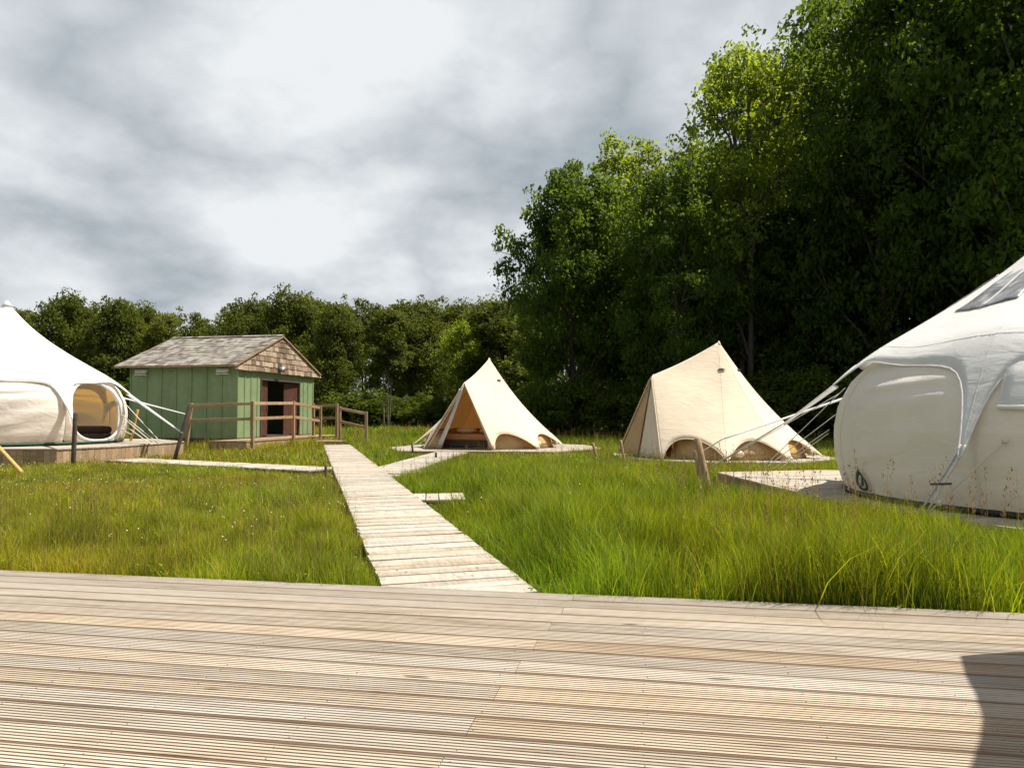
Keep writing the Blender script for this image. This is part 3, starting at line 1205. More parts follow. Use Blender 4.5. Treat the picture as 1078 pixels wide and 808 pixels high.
# ------------------------------------------------------------------ bell tents
def bell(label, cx, cy, zf, apex, door, openit, pitchdeg=36.0, start=46.0, rad=2.6, peak=(2.1, 2.1), half=1.12, fr=2.5):
    """door = heading of the A-frame door (radians). local +X is the door direction"""
    root = thing('bell_tent', label, 'tent', (cx, cy, zf), door)
    A = Vector((0, 0, apex))
    PK = Vector((peak[0], 0, peak[1]))
    legs = {s: Vector((fr, s * half, 0.03)) for s in (-1, 1)}

    def base(th, r=rad):
        return Vector((r * math.cos(th), r * math.sin(th), 0.04))

    canopy = MB()
    pip = MB()
    nsec = int(round((360 - 2 * start) / pitchdeg))
    step = R(360 - 2 * start) / nsec
    ths = [R(start) + i * step for i in range(nsec + 1)]
    tent_in = []

    def conept(th, t, phi):
        # slack cloth: a little concave along the slope and between the seams
        b = base(th)
        p = A.lerp(b, t)
        k = math.sin(PI * t) * 0.17 + 0.05 * math.sin(PI * phi) * t
        n = Vector((math.cos(th) * 0.75, math.sin(th) * 0.75, 0.66))
        return p - n * k

    nj, ni = 28, 24

    def arch(u, dp=0.17):
        q = abs(u - 0.5) / 0.465
        return 1 - dp * max(0.0, 1 - q ** 2.2) ** 0.8 if q < 1 else 1.0
    for s in range(nsec):
        rows = []
        for i in range(ni + 1):
            row = []
            for j in range(nj + 1):
                u = j / nj
                th = ths[s] + step * u
                t = arch(u) * (i / ni)
                p = conept(th, t, u)
                row.append(p)
            rows.append(row)
        canopy.grid(rows)
        pip.tube(rows[-1], 0.012, 5)
        pip.tube([rows[i][0] + Vector((0, 0, 0.003)) for i in range(2, ni + 1)], 0.006, 5)
    # door side panels: apex - first base point - leg - peak
    for sd in (1, -1):
        th = ths[0] if sd > 0 else ths[-1]
        def side_pt(t, u):
            # edge 1: cone seam; edge 2: ridge to the peak then down the A-frame leg
            e1 = conept(th, t, 0.0)
            tr = 0.52
            if t < tr:
                q = t / tr
                e2 = A.lerp(PK, q) - Vector((0, 0, 0.05 * math.sin(PI * q)))
            else:
                e2 = PK.lerp(legs[sd], (t - tr) / (1 - tr))
            p = e2.lerp(e1, u)
            mid = Vector((-0.55, -sd * 0.55, -0.6))
            return p + mid * 0.07 * math.sin(PI * u) * math.sin(PI * t)
        rows = []
        for i in range(ni + 1):
            row = []
            for j in range(nj + 1):
                u = j / nj
                row.append(side_pt(arch(u, 0.135) * i / ni, u))
            rows.append(row)
        pip.tube(rows[-1], 0.012, 5)
        canopy.grid(rows)
        pip.tube([r[0] for r in rows[int(ni * 0.52):]], 0.016, 6)
    canopy.build('canopy', M['canvas_cream'], root, merge=True, solid=0.005)
    pip.build('hem', M['canvas_cream'], root)

    # low wall inside the scalloped hem, with dark mesh half-moon windows
    wl = MB()
    rows = []
    n = 72
    w0_, w1_ = R(21), R(339)
    for z in (0.0, 0.2, 0.4, 0.58):
        rows.append([Vector(((2.16 - 0.38 * z) * math.cos(w0_ + (w1_ - w0_) * j / n), (2.16 - 0.38 * z) * math.sin(w0_ + (w1_ - w0_) * j / n), z)) for j in range(n + 1)])
    wl.grid(rows)
    wall = wl.build('wall', M['canvas_tan'], root, solid=0.004)
    for s in range(nsec):
        wn_ = MB()
        tc = ths[s] + step / 2
        rows = []
        for i in range(7):
            z = 0.12 + 0.26 * i / 6
            hw_ = step * 0.27 * math.sqrt(max(0.02, 1 - ((z - 0.12) / 0.27) ** 2))
            rows.append([Vector(((2.175 - 0.38 * z) * math.cos(tc + hw_ * (j / 6 - 1)), (2.175 - 0.38 * z) * math.sin(tc + hw_ * (j / 6 - 1)), z)) for j in range(13)])
        wn_.grid(rows)
        wn_.build('window', M['canvas_amber'] if s % 2 else M['canvas_tan'], wall, solid=0.004)
    for s in range(nsec):
        if s % 2 == 0 or openit:
            fl = MB()
            tc = ths[s] + step * 0.12
            t2 = ths[s] + step * (0.34 if s % 2 else 0.30)
            pts = [Vector((2.24 * math.cos(tc + (t2 - tc) * q), 2.24 * math.sin(tc + (t2 - tc) * q), 0.10 + 0.05 * math.sin(q * 3))) for q in np.linspace(0, 1, 7)]
            fl.tube(pts, [0.03, 0.075, 0.09, 0.085, 0.09, 0.07, 0.03], 10)
            fl.build('rolled_flap', M['canvas_cream'], root)

    # A-frame poles, centre pole, floor
    p = MB()
    for sd in (-1, 1):
        p.tube([legs[sd] + Vector((-0.05, 0, -0.03)), PK + Vector((-0.05, 0, -0.04))], 0.014, 8)
    p.build('door_frame', M['metal'], root)
    p = MB()
    p.tube([(0, 0, 0), (0, 0, apex - 0.05)], 0.02, 8)
    p.build('centre_pole', M['metal'], root)
    cp = MB()
    cp.tube([(0, 0, apex - 0.14), (0, 0, apex - 0.03), (0, 0, apex + 0.03)], [0.085, 0.04, 0.012], 12)
    cp.build('peak_cap', M['canvas_cream'], root)
    fl = MB()
    fl.grid([[Vector((r * math.cos(2 * PI * j / 48), r * math.sin(2 * PI * j / 48), 0.012)) for j in range(48)] for r in (0.01, 1.2, 2.14)], True)
    fl.build('floor', M['floor_mat'], root)
    # vents near the top
    for th in (R(61), R(128), R(180), R(299)):
        v = MB()
        c = conept(th, 0.24, 0.5) + Vector((math.cos(th), math.sin(th), 0.7)) * 0.02
        side = Vector((-math.sin(th), math.cos(th), 0))
        dn = (base(th) - A).normalized()
        rows = []
        for i in range(4):
            w = 0.10 * math.sqrt(1 - (i / 3.2) ** 2)
            rows.append([c + dn * (-0.07 * i / 3) + side * w * (j / 4 - 1) + Vector((math.cos(th), math.sin(th), 0.8)) * 0.03 * (1 - i / 3) * (1 - abs(j / 4 - 1) ** 2) for j in range(9)])
        v.grid(rows)
        v.build('vent', M['mesh_dark'], root, solid=0.004)

    # door curtains
    def curtain(sd, x_in, spread, mat):
        c = MB()
        rows = []
        for i in range(15):
            t = i / 14
            top = PK + Vector((x_in, 0, -0.06))
            outer = top.lerp(legs[sd] + Vector((x_in, 0, 0)), t)
            inner = top.lerp(Vector((fr + x_in, sd * half * (1 - spread), 0.03)), t)
            row = []
            for j in range(13):
                u = j / 12
                q = outer.lerp(inner, u)
                row.append(q + Vector((0.025 * math.sin(u * 21 + sd) * t, 0, 0)))
            rows.append(row)
        c.grid(rows)
        return c.build('door_curtain', mat, root, solid=0.004)
    if openit:
        curtain(1, -0.06, 0.10, M['canvas_cream'])
        curtain(-1, -0.06, 0.10, M['canvas_cream'])
        # inner white drapes tied aside
        for sd in (-1,):
            d = MB()
            rows = []
            for i in range(13):
                t = i / 12
                y = sd * (0.10 + (half * 0.62) * t ** 1.2)
                w = 0.10 + 0.10 * abs(t - 0.25)
                rows.append([Vector((fr - 0.30 - 0.12 * (1 - t) + 0.02 * math.sin(j * 2.2), y + (j / 8 - 0.5) * w, peak[1] - 0.18 - (peak[1] - 0.2) * t)) for j in range(9)])
            d.grid(rows)
            d.build('tied_drape', M['canvas_white'], root, solid=0.004)
    else:
        curtain(1, -0.03, 1.0, M['canvas_cream'])
        curtain(-1, -0.03, 1.0, M['canvas_tan'])
        z = MB()
        z.tube([PK + Vector((0.0, 0, -0.1)), Vector((fr + 0.0, 0, 0.04))], 0.012, 6)
        z.build('zip', M['mesh_dark'], root)
    # short guys to the ground
    for i, th in enumerate(ths):
        a = conept(th, 0.985, 0)
        b = Vector(((rad + 0.42) * math.cos(th), (rad + 0.42) * math.sin(th), -0.10))
        g = MB()
        g.tube([a, b], 0.008, 5)
        g.build('guy_rope', M['rope'], root)
    return root, ths


# closed bell tent (right of middle)
T2 = (5.6, 20.0, -0.02)
platform('low timber platform under the closed cream bell tent', ngon(5.55, 19.9, 3.0, 8, R(20)) , -0.03, 0.14, 'walk', 0.2)
d2 = math.atan2(-0.34, -0.94)
t2, ths2 = bell('cream bell tent with its door closed and arched hem', *T2, 3.05, d2, False, 35.0, 58.0)
# open bell tent (middle)
T1 = (-0.77, 25.0, 0.0)
platform('low timber platform under the open cream bell tent', [(-3.4, 22.1), (1.2, 21.6), (2.95, 23.6), (2.6, 26.4), (0.2, 28.0), (-3.0, 27.0), (-4.1, 24.5)], -0.012, 0.13, 'walk', 0.1)
d1 = math.atan2(-0.94, -0.35)
t1, ths1 = bell('cream bell tent with its door open showing a bed', *T1, 2.95, d1, True, 35.0, 58.0, 2.6, (2.06, 2.05), 1.16)
bd = thing('bed', 'low bed with tan blanket and pillows inside the open bell tent', 'bed', (-1.15, 24.2, 0.012), d1 + PI / 2)
m = MB(); m.box((0, 0, 0.13), (1.9, 1.2, 0.22)); m.build('base', M['dark_wood'], bd, bevel=0.02)
m = MB(); m.box((0, 0, 0.33), (1.92, 1.24, 0.2)); m.build('mattress', M['bed_tan'], bd, bevel=0.06)
for sx in (-0.42, 0.42):
    m = MB(); m.ellipsoid((sx, 0.1, 0.52), (0.36, 0.25, 0.12)); m.build('pillow', M['pillow'], bd)

# stakes round the bell tents
for (xh, yh), (xf, yf), d, lab, mat in (((624, 466), (629, 489), 18.6, 'thin stake leaning in the grass left of the closed bell tent', 'post'),
                                        ((653, 463), (658, 487), 18.0, 'stake standing by the door corner of the closed bell tent', 'post'),
                                        ((433.5, 467), (435, 477), 22.0, 'short dark peg at the left end of the open bell tent platform', 'dark_wood'),
                                        ((459, 476), (459, 485), 19.2, 'short dark peg beside the angled walkway', 'dark_wood'),
                                        ((343, 489), (343, 500), 14.6, 'short dark peg at the joint of the left branch walkway', 'dark_wood')):
    h = at(xh, yh, d)
    f = at(xf, yf, d)
    f.z = gz(f.x, f.y)
    stake(lab, f, h, 0.035 if mat == 'post' else 0.03, mat)

# ------------------------------------------------------------------ shed
SA = Vector((-9.63, 26.0, 0.23))
gdir = Vector((0.196, 0.98, 0)).normalized()       # along the gable wall, away from the camera
ldir = Vector((-gdir.y, gdir.x, 0))                # along the long wall, to the left
GW, SL, WH = 5.75, 4.3, 2.52
shed = thing('shed', 'sage green timber shed with grey shingle roof and open doors', 'shed', SA, math.atan2(gdir.y, gdir.x))
# local: x along the gable (0..GW), y along the long wall (0..SL), z up
def cladding(m, p0, p1, z0, z1, nrm, w=0.30, holes=()):
    pass
wallm = MB()
th_ = 0.08
dx0, dx1, dh = 1.62, 4.92, 2.12      # door opening along the gable
dx0, dx1 = 1.50, 4.55
wallm.box((GW / 2, th_ / 2 + 0.0, WH - (WH - dh) / 2), (GW, th_, WH - dh))
wallm.box((dx0 / 2, th_ / 2, dh / 2), (dx0, th_, dh))
wallm.box(((dx1 + GW) / 2, th_ / 2, dh / 2), (GW - dx1, th_, dh))
wallm.box((th_ / 2, SL / 2 + th_ / 2, WH / 2), (th_, SL - th_, WH))
wallm.box((GW - th_ / 2, SL / 2 + th_ / 2, WH / 2), (th_, SL - th_, WH))
wallm.box((GW / 2, SL - th_ / 2, WH / 2), (GW - 2 * th_, th_, WH))
# wide vertical boards with gaps shown by battens
wall = wallm.build('wall', M['green'], shed)
def batten(c, size):
    bt = MB()
    bt.box(c, size)
    bt.build('batten', M['green'], wall)
for x in (0.42, 0.84, 1.26, 4.85, 5.25, 5.71):
    batten((x + 0.03, -0.010, WH / 2 - 0.004), (0.055, 0.022, WH - 0.01))
for y in (0.62, 1.22, 1.82, 2.42, 3.02, 3.62, 4.27):
    batten((-0.014, y, WH / 2 - 0.004), (0.03, 0.05, WH - 0.01))
batten((-0.012, 0.03, WH / 2), (0.026, 0.10, WH - 0.006))
# door frame, doors folded back, dark inside
df = MB()
df.box((dx0 + 0.03, 0.02, dh / 2), (0.06, 0.11, dh - 0.004))
df.box((dx1 - 0.03, 0.02, dh / 2), (0.06, 0.11, dh - 0.004))
df.box(((dx0 + dx1) / 2, 0.02, dh + 0.02), (dx1 - dx0, 0.115, 0.06))
df.build('door_frame', M['dark_wood'], shed)
inn = MB()
inn.box((GW / 2, SL / 2, 0.02), (GW - 0.2, SL - 0.2, 0.04))
inn.box((GW / 2, 2.2, WH / 2 + 0.04), (GW - 0.3, 0.05, WH - 0.1))
inn.build('interior_partition', M['interior'], shed)
for hx, sgn, ang in ((dx0 + 0.07, 1, R(4)), (dx1 - 0.07, -1, R(4))):
    # door leaf swinging inwards / across the opening
    dm = MB()
    ln_ = 0.62 if sgn > 0 else 1.0
    c, s = math.cos(ang), math.sin(ang)
    rot = Matrix.Rotation(ang if sgn > 0 else PI - ang, 3, 'Z')
    mid = Vector((hx, 0.07, 0)) + rot @ Vector((ln_ / 2, 0, 0))
    if sgn > 0:
        mid = Vector((hx, 0.07, 0)) + rot @ Vector((ln_ / 2, 0, 0))
    for k in range(6):
        bw = ln_ / 6
        off = rot @ Vector((-ln_ / 2 + bw * (k + 0.5), 0, 0))
        dm.rnd()
        dm.box((mid.x + off.x, mid.y + off.y, 1.06), (bw - 0.006, 0.035, 2.04), rot)
    leaf = dm.build('door', M['door_red'], shed)
    hd = MB()
    off = rot @ Vector((ln_ / 2 - 0.1, 0, 0))
    nrm = rot @ Vector((0, -0.05, 0))
    hd.box((mid.x + off.x + nrm.x, mid.y + off.y + nrm.y, 1.05), (0.03, 0.03, 0.18), rot)
    hd.build('handle', M['metal'], leaf)

# roof
EZ, RZ = WH + 0.03, WH + 1.36
ov, ovf, ovb = 0.42, 0.14, 0.35
xm = GW / 2
pitch = math.atan2(RZ - EZ, xm + ov)
sl = math.hypot(RZ - EZ, xm + ov)
rf = MB()
rr = MB()
for sgn in (-1, 1):
    # underlay slab
    ex = xm + sgn * (xm + ov)
    a = Vector((ex, -ovf, EZ)); b = Vector((xm, -ovf, RZ)); c = Vector((xm, SL + ovb, RZ)); d = Vector((ex, SL + ovb, EZ))
    up = Vector((0, 0, 0.05))
    rr.add([a - up, b - up, c - up, d - up, a, b, c, d], [(0, 1, 2, 3), (7, 6, 5, 4), (0, 4, 5, 1), (1, 5, 6, 2), (2, 6, 7, 3), (3, 7, 4, 0)], False)
    nrow = 15
    for i in range(nrow):
        t0 = i / nrow
        y = -ovf - 0.02
        while y < SL + ovb:
            w = random.uniform(0.11, 0.24)
            y2 = min(y + w - 0.006, SL + ovb + 0.02)
            rf.rnd()
            j0 = random.uniform(-0.012, 0.004)
            lift = random.uniform(0.012, 0.022)
            e0 = sl * t0 + j0
            e1 = min(sl * (t0 + 1.25 / nrow), sl)
            def pt(e, yy, h):
                return Vector((ex - sgn * math.cos(pitch) * e + sgn * math.sin(pitch) * h, yy, EZ + math.sin(pitch) * e + math.cos(pitch) * h))
            P0 = [pt(e0, y, lift + 0.006), pt(e0, y2, lift + 0.006), pt(e1, y2, 0.006), pt(e1, y, 0.006)]
            Q0 = [pt(e0, y, 0.003), pt(e0, y2, 0.003)]
            rf.add(P0 + Q0, [(0, 1, 2, 3), (4, 5, 1, 0), (4, 0, 3), (5, 2, 1)], False)
            y += w
roof = rr.build('roof', M['rail'], shed)
rf.build('shingles', M['roof_sh'], roof)
rc = MB()
for sgn in (-1, 1):
    y = -ovf - 0.02
    while y < SL + ovb:
        rc.rnd()
        rc.bar((xm + sgn * 0.065, y, RZ + 0.028), (xm + sgn * 0.065, min(y + 0.24, SL + ovb), RZ + 0.028), 0.14, 0.014,
               (sgn * math.sin(pitch), 0, math.cos(pitch)))
        y += 0.245
rc.build('ridge_cap', M['roof_sh'], roof)
# gable triangle: shingles on a backing, standing a bit forward of the wall
gb = MB()
yo = -ovf + 0.03
gb.add([(xm - xm - ov + 0.05, yo + 0.02, EZ - 0.10), (xm + xm + ov - 0.05, yo + 0.02, EZ - 0.10), (xm, yo + 0.02, RZ - 0.06)], [(0, 1, 2)])
gb.add([(-ov + 0.05, yo + 0.06, EZ - 0.10), (GW + ov - 0.05, yo + 0.06, EZ - 0.10), (xm, yo + 0.06, RZ - 0.06)], [(2, 1, 0)])
gb.add([(-ov + 0.05, yo + 0.02, EZ - 0.10), (GW + ov - 0.05, yo + 0.02, EZ - 0.10), (GW + ov - 0.05, 0.0, EZ - 0.10), (-ov + 0.05, 0.0, EZ - 0.10)], [(0, 1, 2, 3)])
gable = gb.build('gable', M['dark_wood'], shed)
gs = MB()
rows_n = 7
for i in range(rows_n):
    z0 = EZ - 0.14 + i * 0.205
    z1 = z0 + 0.235
    xx = -ov - (0.08 if i % 2 else 0)
    while xx < GW + ov:
        w = random.uniform(0.16, 0.34)
        a, b = xx, xx + w - 0.012
        xx += w
        def top(x):
            return RZ - 0.03 - abs(x - xm) * math.tan(pitch) - 0.02
        ta, tb_ = min(z1, top(a)), min(z1, top(b))
        lo = z0 + random.uniform(-0.012, 0.012)
        if ta <= lo + 0.02 and tb_ <= lo + 0.02:
            continue
        ta, tb_ = max(ta, lo), max(tb_, lo)
        gs.rnd()
        th2 = random.uniform(0.016, 0.026)
        y0, y1 = yo - th2, yo + 0.004
        vs = [(a, y0, lo), (b, y0, lo), (b, yo, tb_), (a, yo, ta), (a, yo + 0.018, lo), (b, yo + 0.018, lo)]
        gs.add(vs, [(0, 1, 2, 3), (4, 5, 1, 0), (4, 0, 3), (5, 2, 1)], False)
gs.build('gable_shingles', M['gable_sh'], gable)
bgm = MB()
for sgn in (-1, 1):
    a = Vector((xm + sgn * (xm + ov + 0.02), yo - 0.05, EZ - 0.035)); b = Vector((xm, yo - 0.05, RZ - 0.02))
    bgm.bar(a, b, 0.03, 0.05)
bgm.build('bargeboard', M['post'], roof)
# lamp on the gable, two vents under the eave
lm = MB()
lm.box((xm - 0.25, yo - 0.06, EZ + 0.12), (0.16, 0.07, 0.24))
lm.tube([(xm - 0.25, yo - 0.09, EZ + 0.02), (xm - 0.25, yo - 0.22, EZ - 0.04)], [0.08, 0.10], 10)
lamp = lm.build('wall_lamp', M['metal'], shed)
lm = MB(); lm.ellipsoid((xm - 0.12, yo - 0.12, EZ + 0.06), (0.07, 0.07, 0.06), 10, 6); lm.build('sensor', M['vent'], lamp)
for y in (0.55, 3.8):
    v = MB()
    v.box((-0.06, y, WH - 0.14), (0.09, 0.46, 0.10))
    for k in range(3):
        v.box((-0.12, y, WH - 0.13 - 0.06 * k), (0.05, 0.44, 0.018), Matrix.Rotation(R(-30), 3, 'Y'))
    v.box((-0.05, y, WH - 0.27), (0.10, 0.5, 0.025))
    v.build('vent', M['vent'], shed)
# base bearers
bs = MB()
bs.box((0.05, SL / 2, -0.13), (0.1, SL - 0.05, 0.255))
bs.box((GW / 2, 0.06, -0.13), (GW - 0.25, 0.1, 0.255))
bs.build('plinth', M['dark_wood'], shed)
SM = Matrix.Translation(SA) @ Matrix.Rotation(math.atan2(gdir.y, gdir.x), 4, 'Z')
def sw(x, y, z=0.0):
    return SM @ Vector((x, y, z))
KEEP.append([tuple(sw(*p).xy) for p in ((0, 0), (GW, 0), (GW, SL), (0, SL))])

# veranda in front of the gable, railing round it
vp = [tuple(sw(*p).xy) for p in ((-1.75, -0.02), (-1.75, -1.45), (3.4, -1.45), (3.4, -2.3), (5.6, -2.3), (5.6, -0.02))]
platform('timber veranda deck along the open front of the green shed', [tuple(sw(*p).xy) for p in ((-1.75, -0.06), (-1.75, -1.42), (5.6, -1.42), (5.6, -0.06))], 0.205, 0.36, 'rail', math.atan2(gdir.y, gdir.x))
rl = thing('railing', 'brown timber railing of posts and double rails round the shed veranda', 'railing', sw(-1.8, -1.45, -0.2))


def loc_to(root, p):
    return Vector(p) - root.location


def rail_post(px, top, bot, d, w=0.095, foot=None):
    a = at(px if foot is None else foot, bot, d)
    b = at(px, top, d)
    a.z = min(a.z, gz(a.x, a.y)) - 0.05
    m = MB().rnd()
    m.bar(loc_to(rl, a), loc_to(rl, b), w, w, (0.2, 1, 0))
    m.build('post', M['post'], rl, bevel=0.01)
    return b

T = {}
T['p1'] = rail_post(201.6, 424, 462, 24.75, 0.09, 196)
T['p2'] = rail_post(266, 422, 470, 24.3)
T['p3'] = rail_post(309, 422, 468, 27.0)
T['p4'] = rail_post(330, 425, 462, 30.2)
T['p5'] = rail_post(337.4, 427, 466, 28.6, 0.10)
T['p6'] = rail_post(354.7, 424.5, 463, 29.6, 0.10)
T['p7'] = rail_post(357.8, 427.5, 463, 28.4, 0.09)
T['p8'] = rail_post(385.5, 433, 470, 27.2)


def rail(a, b, da=0.08, db=0.08):
    p, q = T[a] - Vector((0, 0, da)), T[b] - Vector((0, 0, db))
    m = MB().rnd()
    m.bar(loc_to(rl, p), loc_to(rl, q), 0.045, 0.10)
    m.build('rail', M['rail'], rl, bevel=0.008)

for a, b in (('p1', 'p2'), ('p2', 'p3'), ('p3', 'p5'), ('p4', 'p6'), ('p7', 'p8')):
    rail(a, b)
    rail(a, b, 0.58, 0.58)
# entrance landing
ep = [on(333, 466, 0.08), on(358, 464.5, 0.08)]
stp = thing('step', 'low wooden landing step between the walkway and the shed veranda', 'step', at(347, 464, 27.4))
m = MB()
for j in range(5):
    m.rnd(); m.box((0, -0.36 + j * 0.18, 0.0), (1.0, 0.172, 0.03))
m.build('tread', M['rail'], stp)
for s in (-0.42, 0.42):
    m = MB().rnd(); m.box((0, s, -0.11), (0.98, 0.025, 0.19)); m.build('riser', M['rail'], stp)

# ------------------------------------------------------------------ parasol (just out of frame; it throws the shadow on the deck)
SUN_EL, SUN_AZ = R(62), math.atan2(0.987, 0.16)     # azimuth measured from +Y towards +X
sun_dir = Vector((math.cos(SUN_EL) * math.sin(SUN_AZ), math.cos(SUN_EL) * math.cos(SUN_AZ), math.sin(SUN_EL)))
crn = on(1011, 690, 0)
mid_dir = Vector((0.6, -0.8, 0)).normalized()
RH, PRAD = 2.15, 1.95
sh_c = crn + mid_dir * PRAD
pc = sh_c + Vector((sun_dir.x, sun_dir.y, 0)) / sun_dir.z * RH
par = thing('parasol', 'octagonal cream parasol standing on the deck beyond the right edge', 'parasol', (pc.x, pc.y, 0.0), math.atan2(-mid_dir.y, -mid_dir.x))
m = MB()
rows = []
for i in range(8):
    t = i / 7
    row = []
    for j in range(48):
        th = 2 * PI * j / 48
        e = (th % (PI / 4)) - PI / 8
        rr_ = PRAD * math.cos(PI / 8) / math.cos(e) * t * (1 - 0.035 * t * math.cos(4 * e) ** 2 if abs(e) < PI / 8 else 1)
        row.append(Vector((rr_ * math.cos(th), rr_ * math.sin(th), RH + 0.55 * (1 - t) - 0.05 * math.sin(PI * t))))
    rows.append(row)
m.grid(rows, True)
m.build('canopy', M['canvas_cream'], par, solid=0.006)
for k in range(8):
    th = k * PI / 4
    m = MB()
    m.bar((0.03 * math.cos(th), 0.03 * math.sin(th), RH + 0.50), (PRAD * 0.985 * math.cos(th), PRAD * 0.985 * math.sin(th), RH - 0.012), 0.02, 0.02)
    m.build('rib', M['rail'], par)
m = MB(); m.tube([(0, 0, 0.05), (0, 0, RH + 0.62)], 0.024, 12); m.build('pole', M['rail'], par)
m = MB(); m.tube([(0, 0, 0.003), (0, 0, 0.05), (0, 0, 0.09)], [0.28, 0.27, 0.05], 24); m.build('base', M['black'], par)


# ------------------------------------------------------------------ trees
def leaf_cloud(centres, sizes, n_per, leaf, r, outward_from, flat=0.7):
    """diamond leaves gathered in clumps -> verts, quads, tint"""
    V, T_ = [], []
    for c, s in zip(centres, sizes):
        n = max(6, int(n_per * (s ** 2)))
        p = r.normal(size=(n, 3))
        p /= np.linalg.norm(p, axis=1)[:, None] + 1e-6
        rad = r.random(n) ** 0.45
        p = p * rad[:, None] * s
        p[:, 2] *= flat
        pos = c + p
        nrm = r.normal(size=(n, 3)) * 0.75 + p / s * 0.7 + np.array([0, 0, 0.75])
        nrm /= np.linalg.norm(nrm, axis=1)[:, None]
        a = r.normal(size=(n, 3))
        u = np.cross(nrm, a)
        u /= np.linalg.norm(u, axis=1)[:, None] + 1e-6
        w = np.cross(nrm, u)
        L = leaf * (0.6 + 0.8 * r.random(n))[:, None]
        droop = np.array([0, 0, -0.25]) * L
        v0 = pos - u * L * 0.5
        v1 = pos + w * L * 0.33 - u * L * 0.05
        v2 = pos + u * L * 0.5 + droop
        v3 = pos - w * L * 0.33 - u * L * 0.05
        V.append(np.stack([v0, v1, v2, v3], 1).reshape(-1, 3))
        base = r.random() * 0.5
        t = np.clip(base + 0.5 * r.random(n), 0, 1)
        T_.append(np.repeat(np.stack([t, r.random(n), r.random(n), np.ones(n)], 1), 4, axis=0))
    V = np.concatenate(V)
    T_ = np.concatenate(T_)
    q = np.arange(len(V)).reshape(-1, 4)
    return V, q, T_


PROTO = {}


def make_tree(kind, seed, H, rad, cb, nl, ncl, cs, n_per, leaf, mat, stems=1, lowskirt=0.0):
    """returns (trunk mesh, crown mesh) for a tree of height H, crown radius rad, crown base cb"""
    r = np.random.default_rng(seed)
    rd = random.Random(seed)
    mb = MB()
    # lobes give the crown its uneven outline
    ch = H - cb
    lobes = []
    for i in range(nl):
        h = cb + ch * (0.10 + 0.82 * ((i + r.random()) / nl))
        rel = (h - cb) / ch
        prof = math.sin(PI * min(1, (rel * 0.78 + 0.18))) ** 0.7
        a = i * 2.399 + r.random() * 0.8
        rr_ = rad * prof * (0.55 + 0.30 * r.random())
        lobes.append((np.array([rr_ * math.cos(a), rr_ * math.sin(a), h]), rad * (0.30 + 0.20 * r.random())))
    lobes.append((np.array([rad * 0.1 * r.normal(), rad * 0.1 * r.normal(), H - rad * 0.30]), rad * 0.34))
    lobes.append((np.array([0, 0, cb + ch * 0.5]), rad * 0.5))
    cen, siz = [], []
    for c, s in lobes:
        for _ in range(ncl):
            d = r.normal(size=3)
            d /= np.linalg.norm(d)
            d[2] = d[2] * 0.8 + 0.1
            q = r.random()
            if q < 0.22:      # stray sprays standing out of the crown
                cen.append(c + d * s * (1.1 + 0.35 * r.random()))
                siz.append(cs * (0.35 + 0.35 * r.random()))
            else:
                cen.append(c + d * s * (0.50 + 0.60 * r.random()))
                siz.append(cs * (0.5 + 0.9 * r.random() ** 1.5))
    for _ in range(int(lowskirt)):
        a = r.random() * 2 * PI
        cen.append(np.array([rad * 0.8 * math.cos(a) * r.random() ** 0.4, rad * 0.8 * math.sin(a) * r.random() ** 0.4, 0.3 + cb * r.random()]))
        siz.append(cs * (0.7 + 0.7 * r.random()))
    cen = np.array(cen)
    V, q, T_ = leaf_cloud(cen, siz, n_per, leaf, r, np.array([0, 0, cb + ch / 2]))
    # trunk and limbs
    mb.rnd()
    tops = []
    for sidx in range(stems):
        bx, by = (0, 0) if stems == 1 else (rd.uniform(-0.5, 0.5), rd.uniform(-0.5, 0.5))
        lean = (rd.uniform(-0.05, 0.05), rd.uniform(-0.05, 0.05))
        tr = H * 0.019 / (1 if stems == 1 else 1.5) * (0.5 if kind == 'birch' else 1)
        pts, rad_ = [], []
        for i in range(9):
            t = i / 8
            z = -0.3 + (H * 0.86 + 0.3) * t
            pts.append(Vector((bx + lean[0] * z + 0.12 * math.sin(t * 5 + seed) * t, by + lean[1] * z + 0.12 * math.cos(t * 4 + seed) * t, z)))
            rad_.append(tr * (1.35 if i == 0 else 1) * (1 - t * 0.85))
        mb.tube(pts, rad_, 9)
        tops.append(pts)
    for (c, s), _k in zip(lobes[:-1], range(99)):
        pts0 = tops[_k % stems]
        zt = max(cb * 0.55, c[2] - rad * (0.6 + 0.3 * rd.random()))
        i = min(range(len(pts0)), key=lambda k: abs(pts0[k].z - zt))
        a = pts0[i]
        b = Vector(c)
        m1 = a.lerp(b, 0.5) + Vector((rd.uniform(-.3, .3), rd.uniform(-.3, .3), 0.12 * (b - a).length))
        r0 = H * 0.0065
        mb.tube([a, a.lerp(m1, 0.5) + Vector((0, 0, 0.1)), m1, b], [r0, r0 * 0.8, r0 * 0.6, r0 * 0.3], 6, False)
        for _ in range(4):
            d = Vector(r.normal(size=3))
            d.normalize()
            e = b + d * s * 0.95
            mb.tube([m1.lerp(b, rd.uniform(0.3, 1)), b.lerp(e, 0.4) + Vector((0, 0, .1)), e], [r0 * 0.4, r0 * 0.3, r0 * 0.12], 5, False)
    crown = np_mesh('crown', V, q, T_, M[mat])
    trunk = mb.build('trunk', M['bark_pale' if kind == 'birch' else 'bark'])
    COL.objects.unlink(crown)
    COL.objects.unlink(trunk)
    PROTO[kind] = (trunk, crown, H)


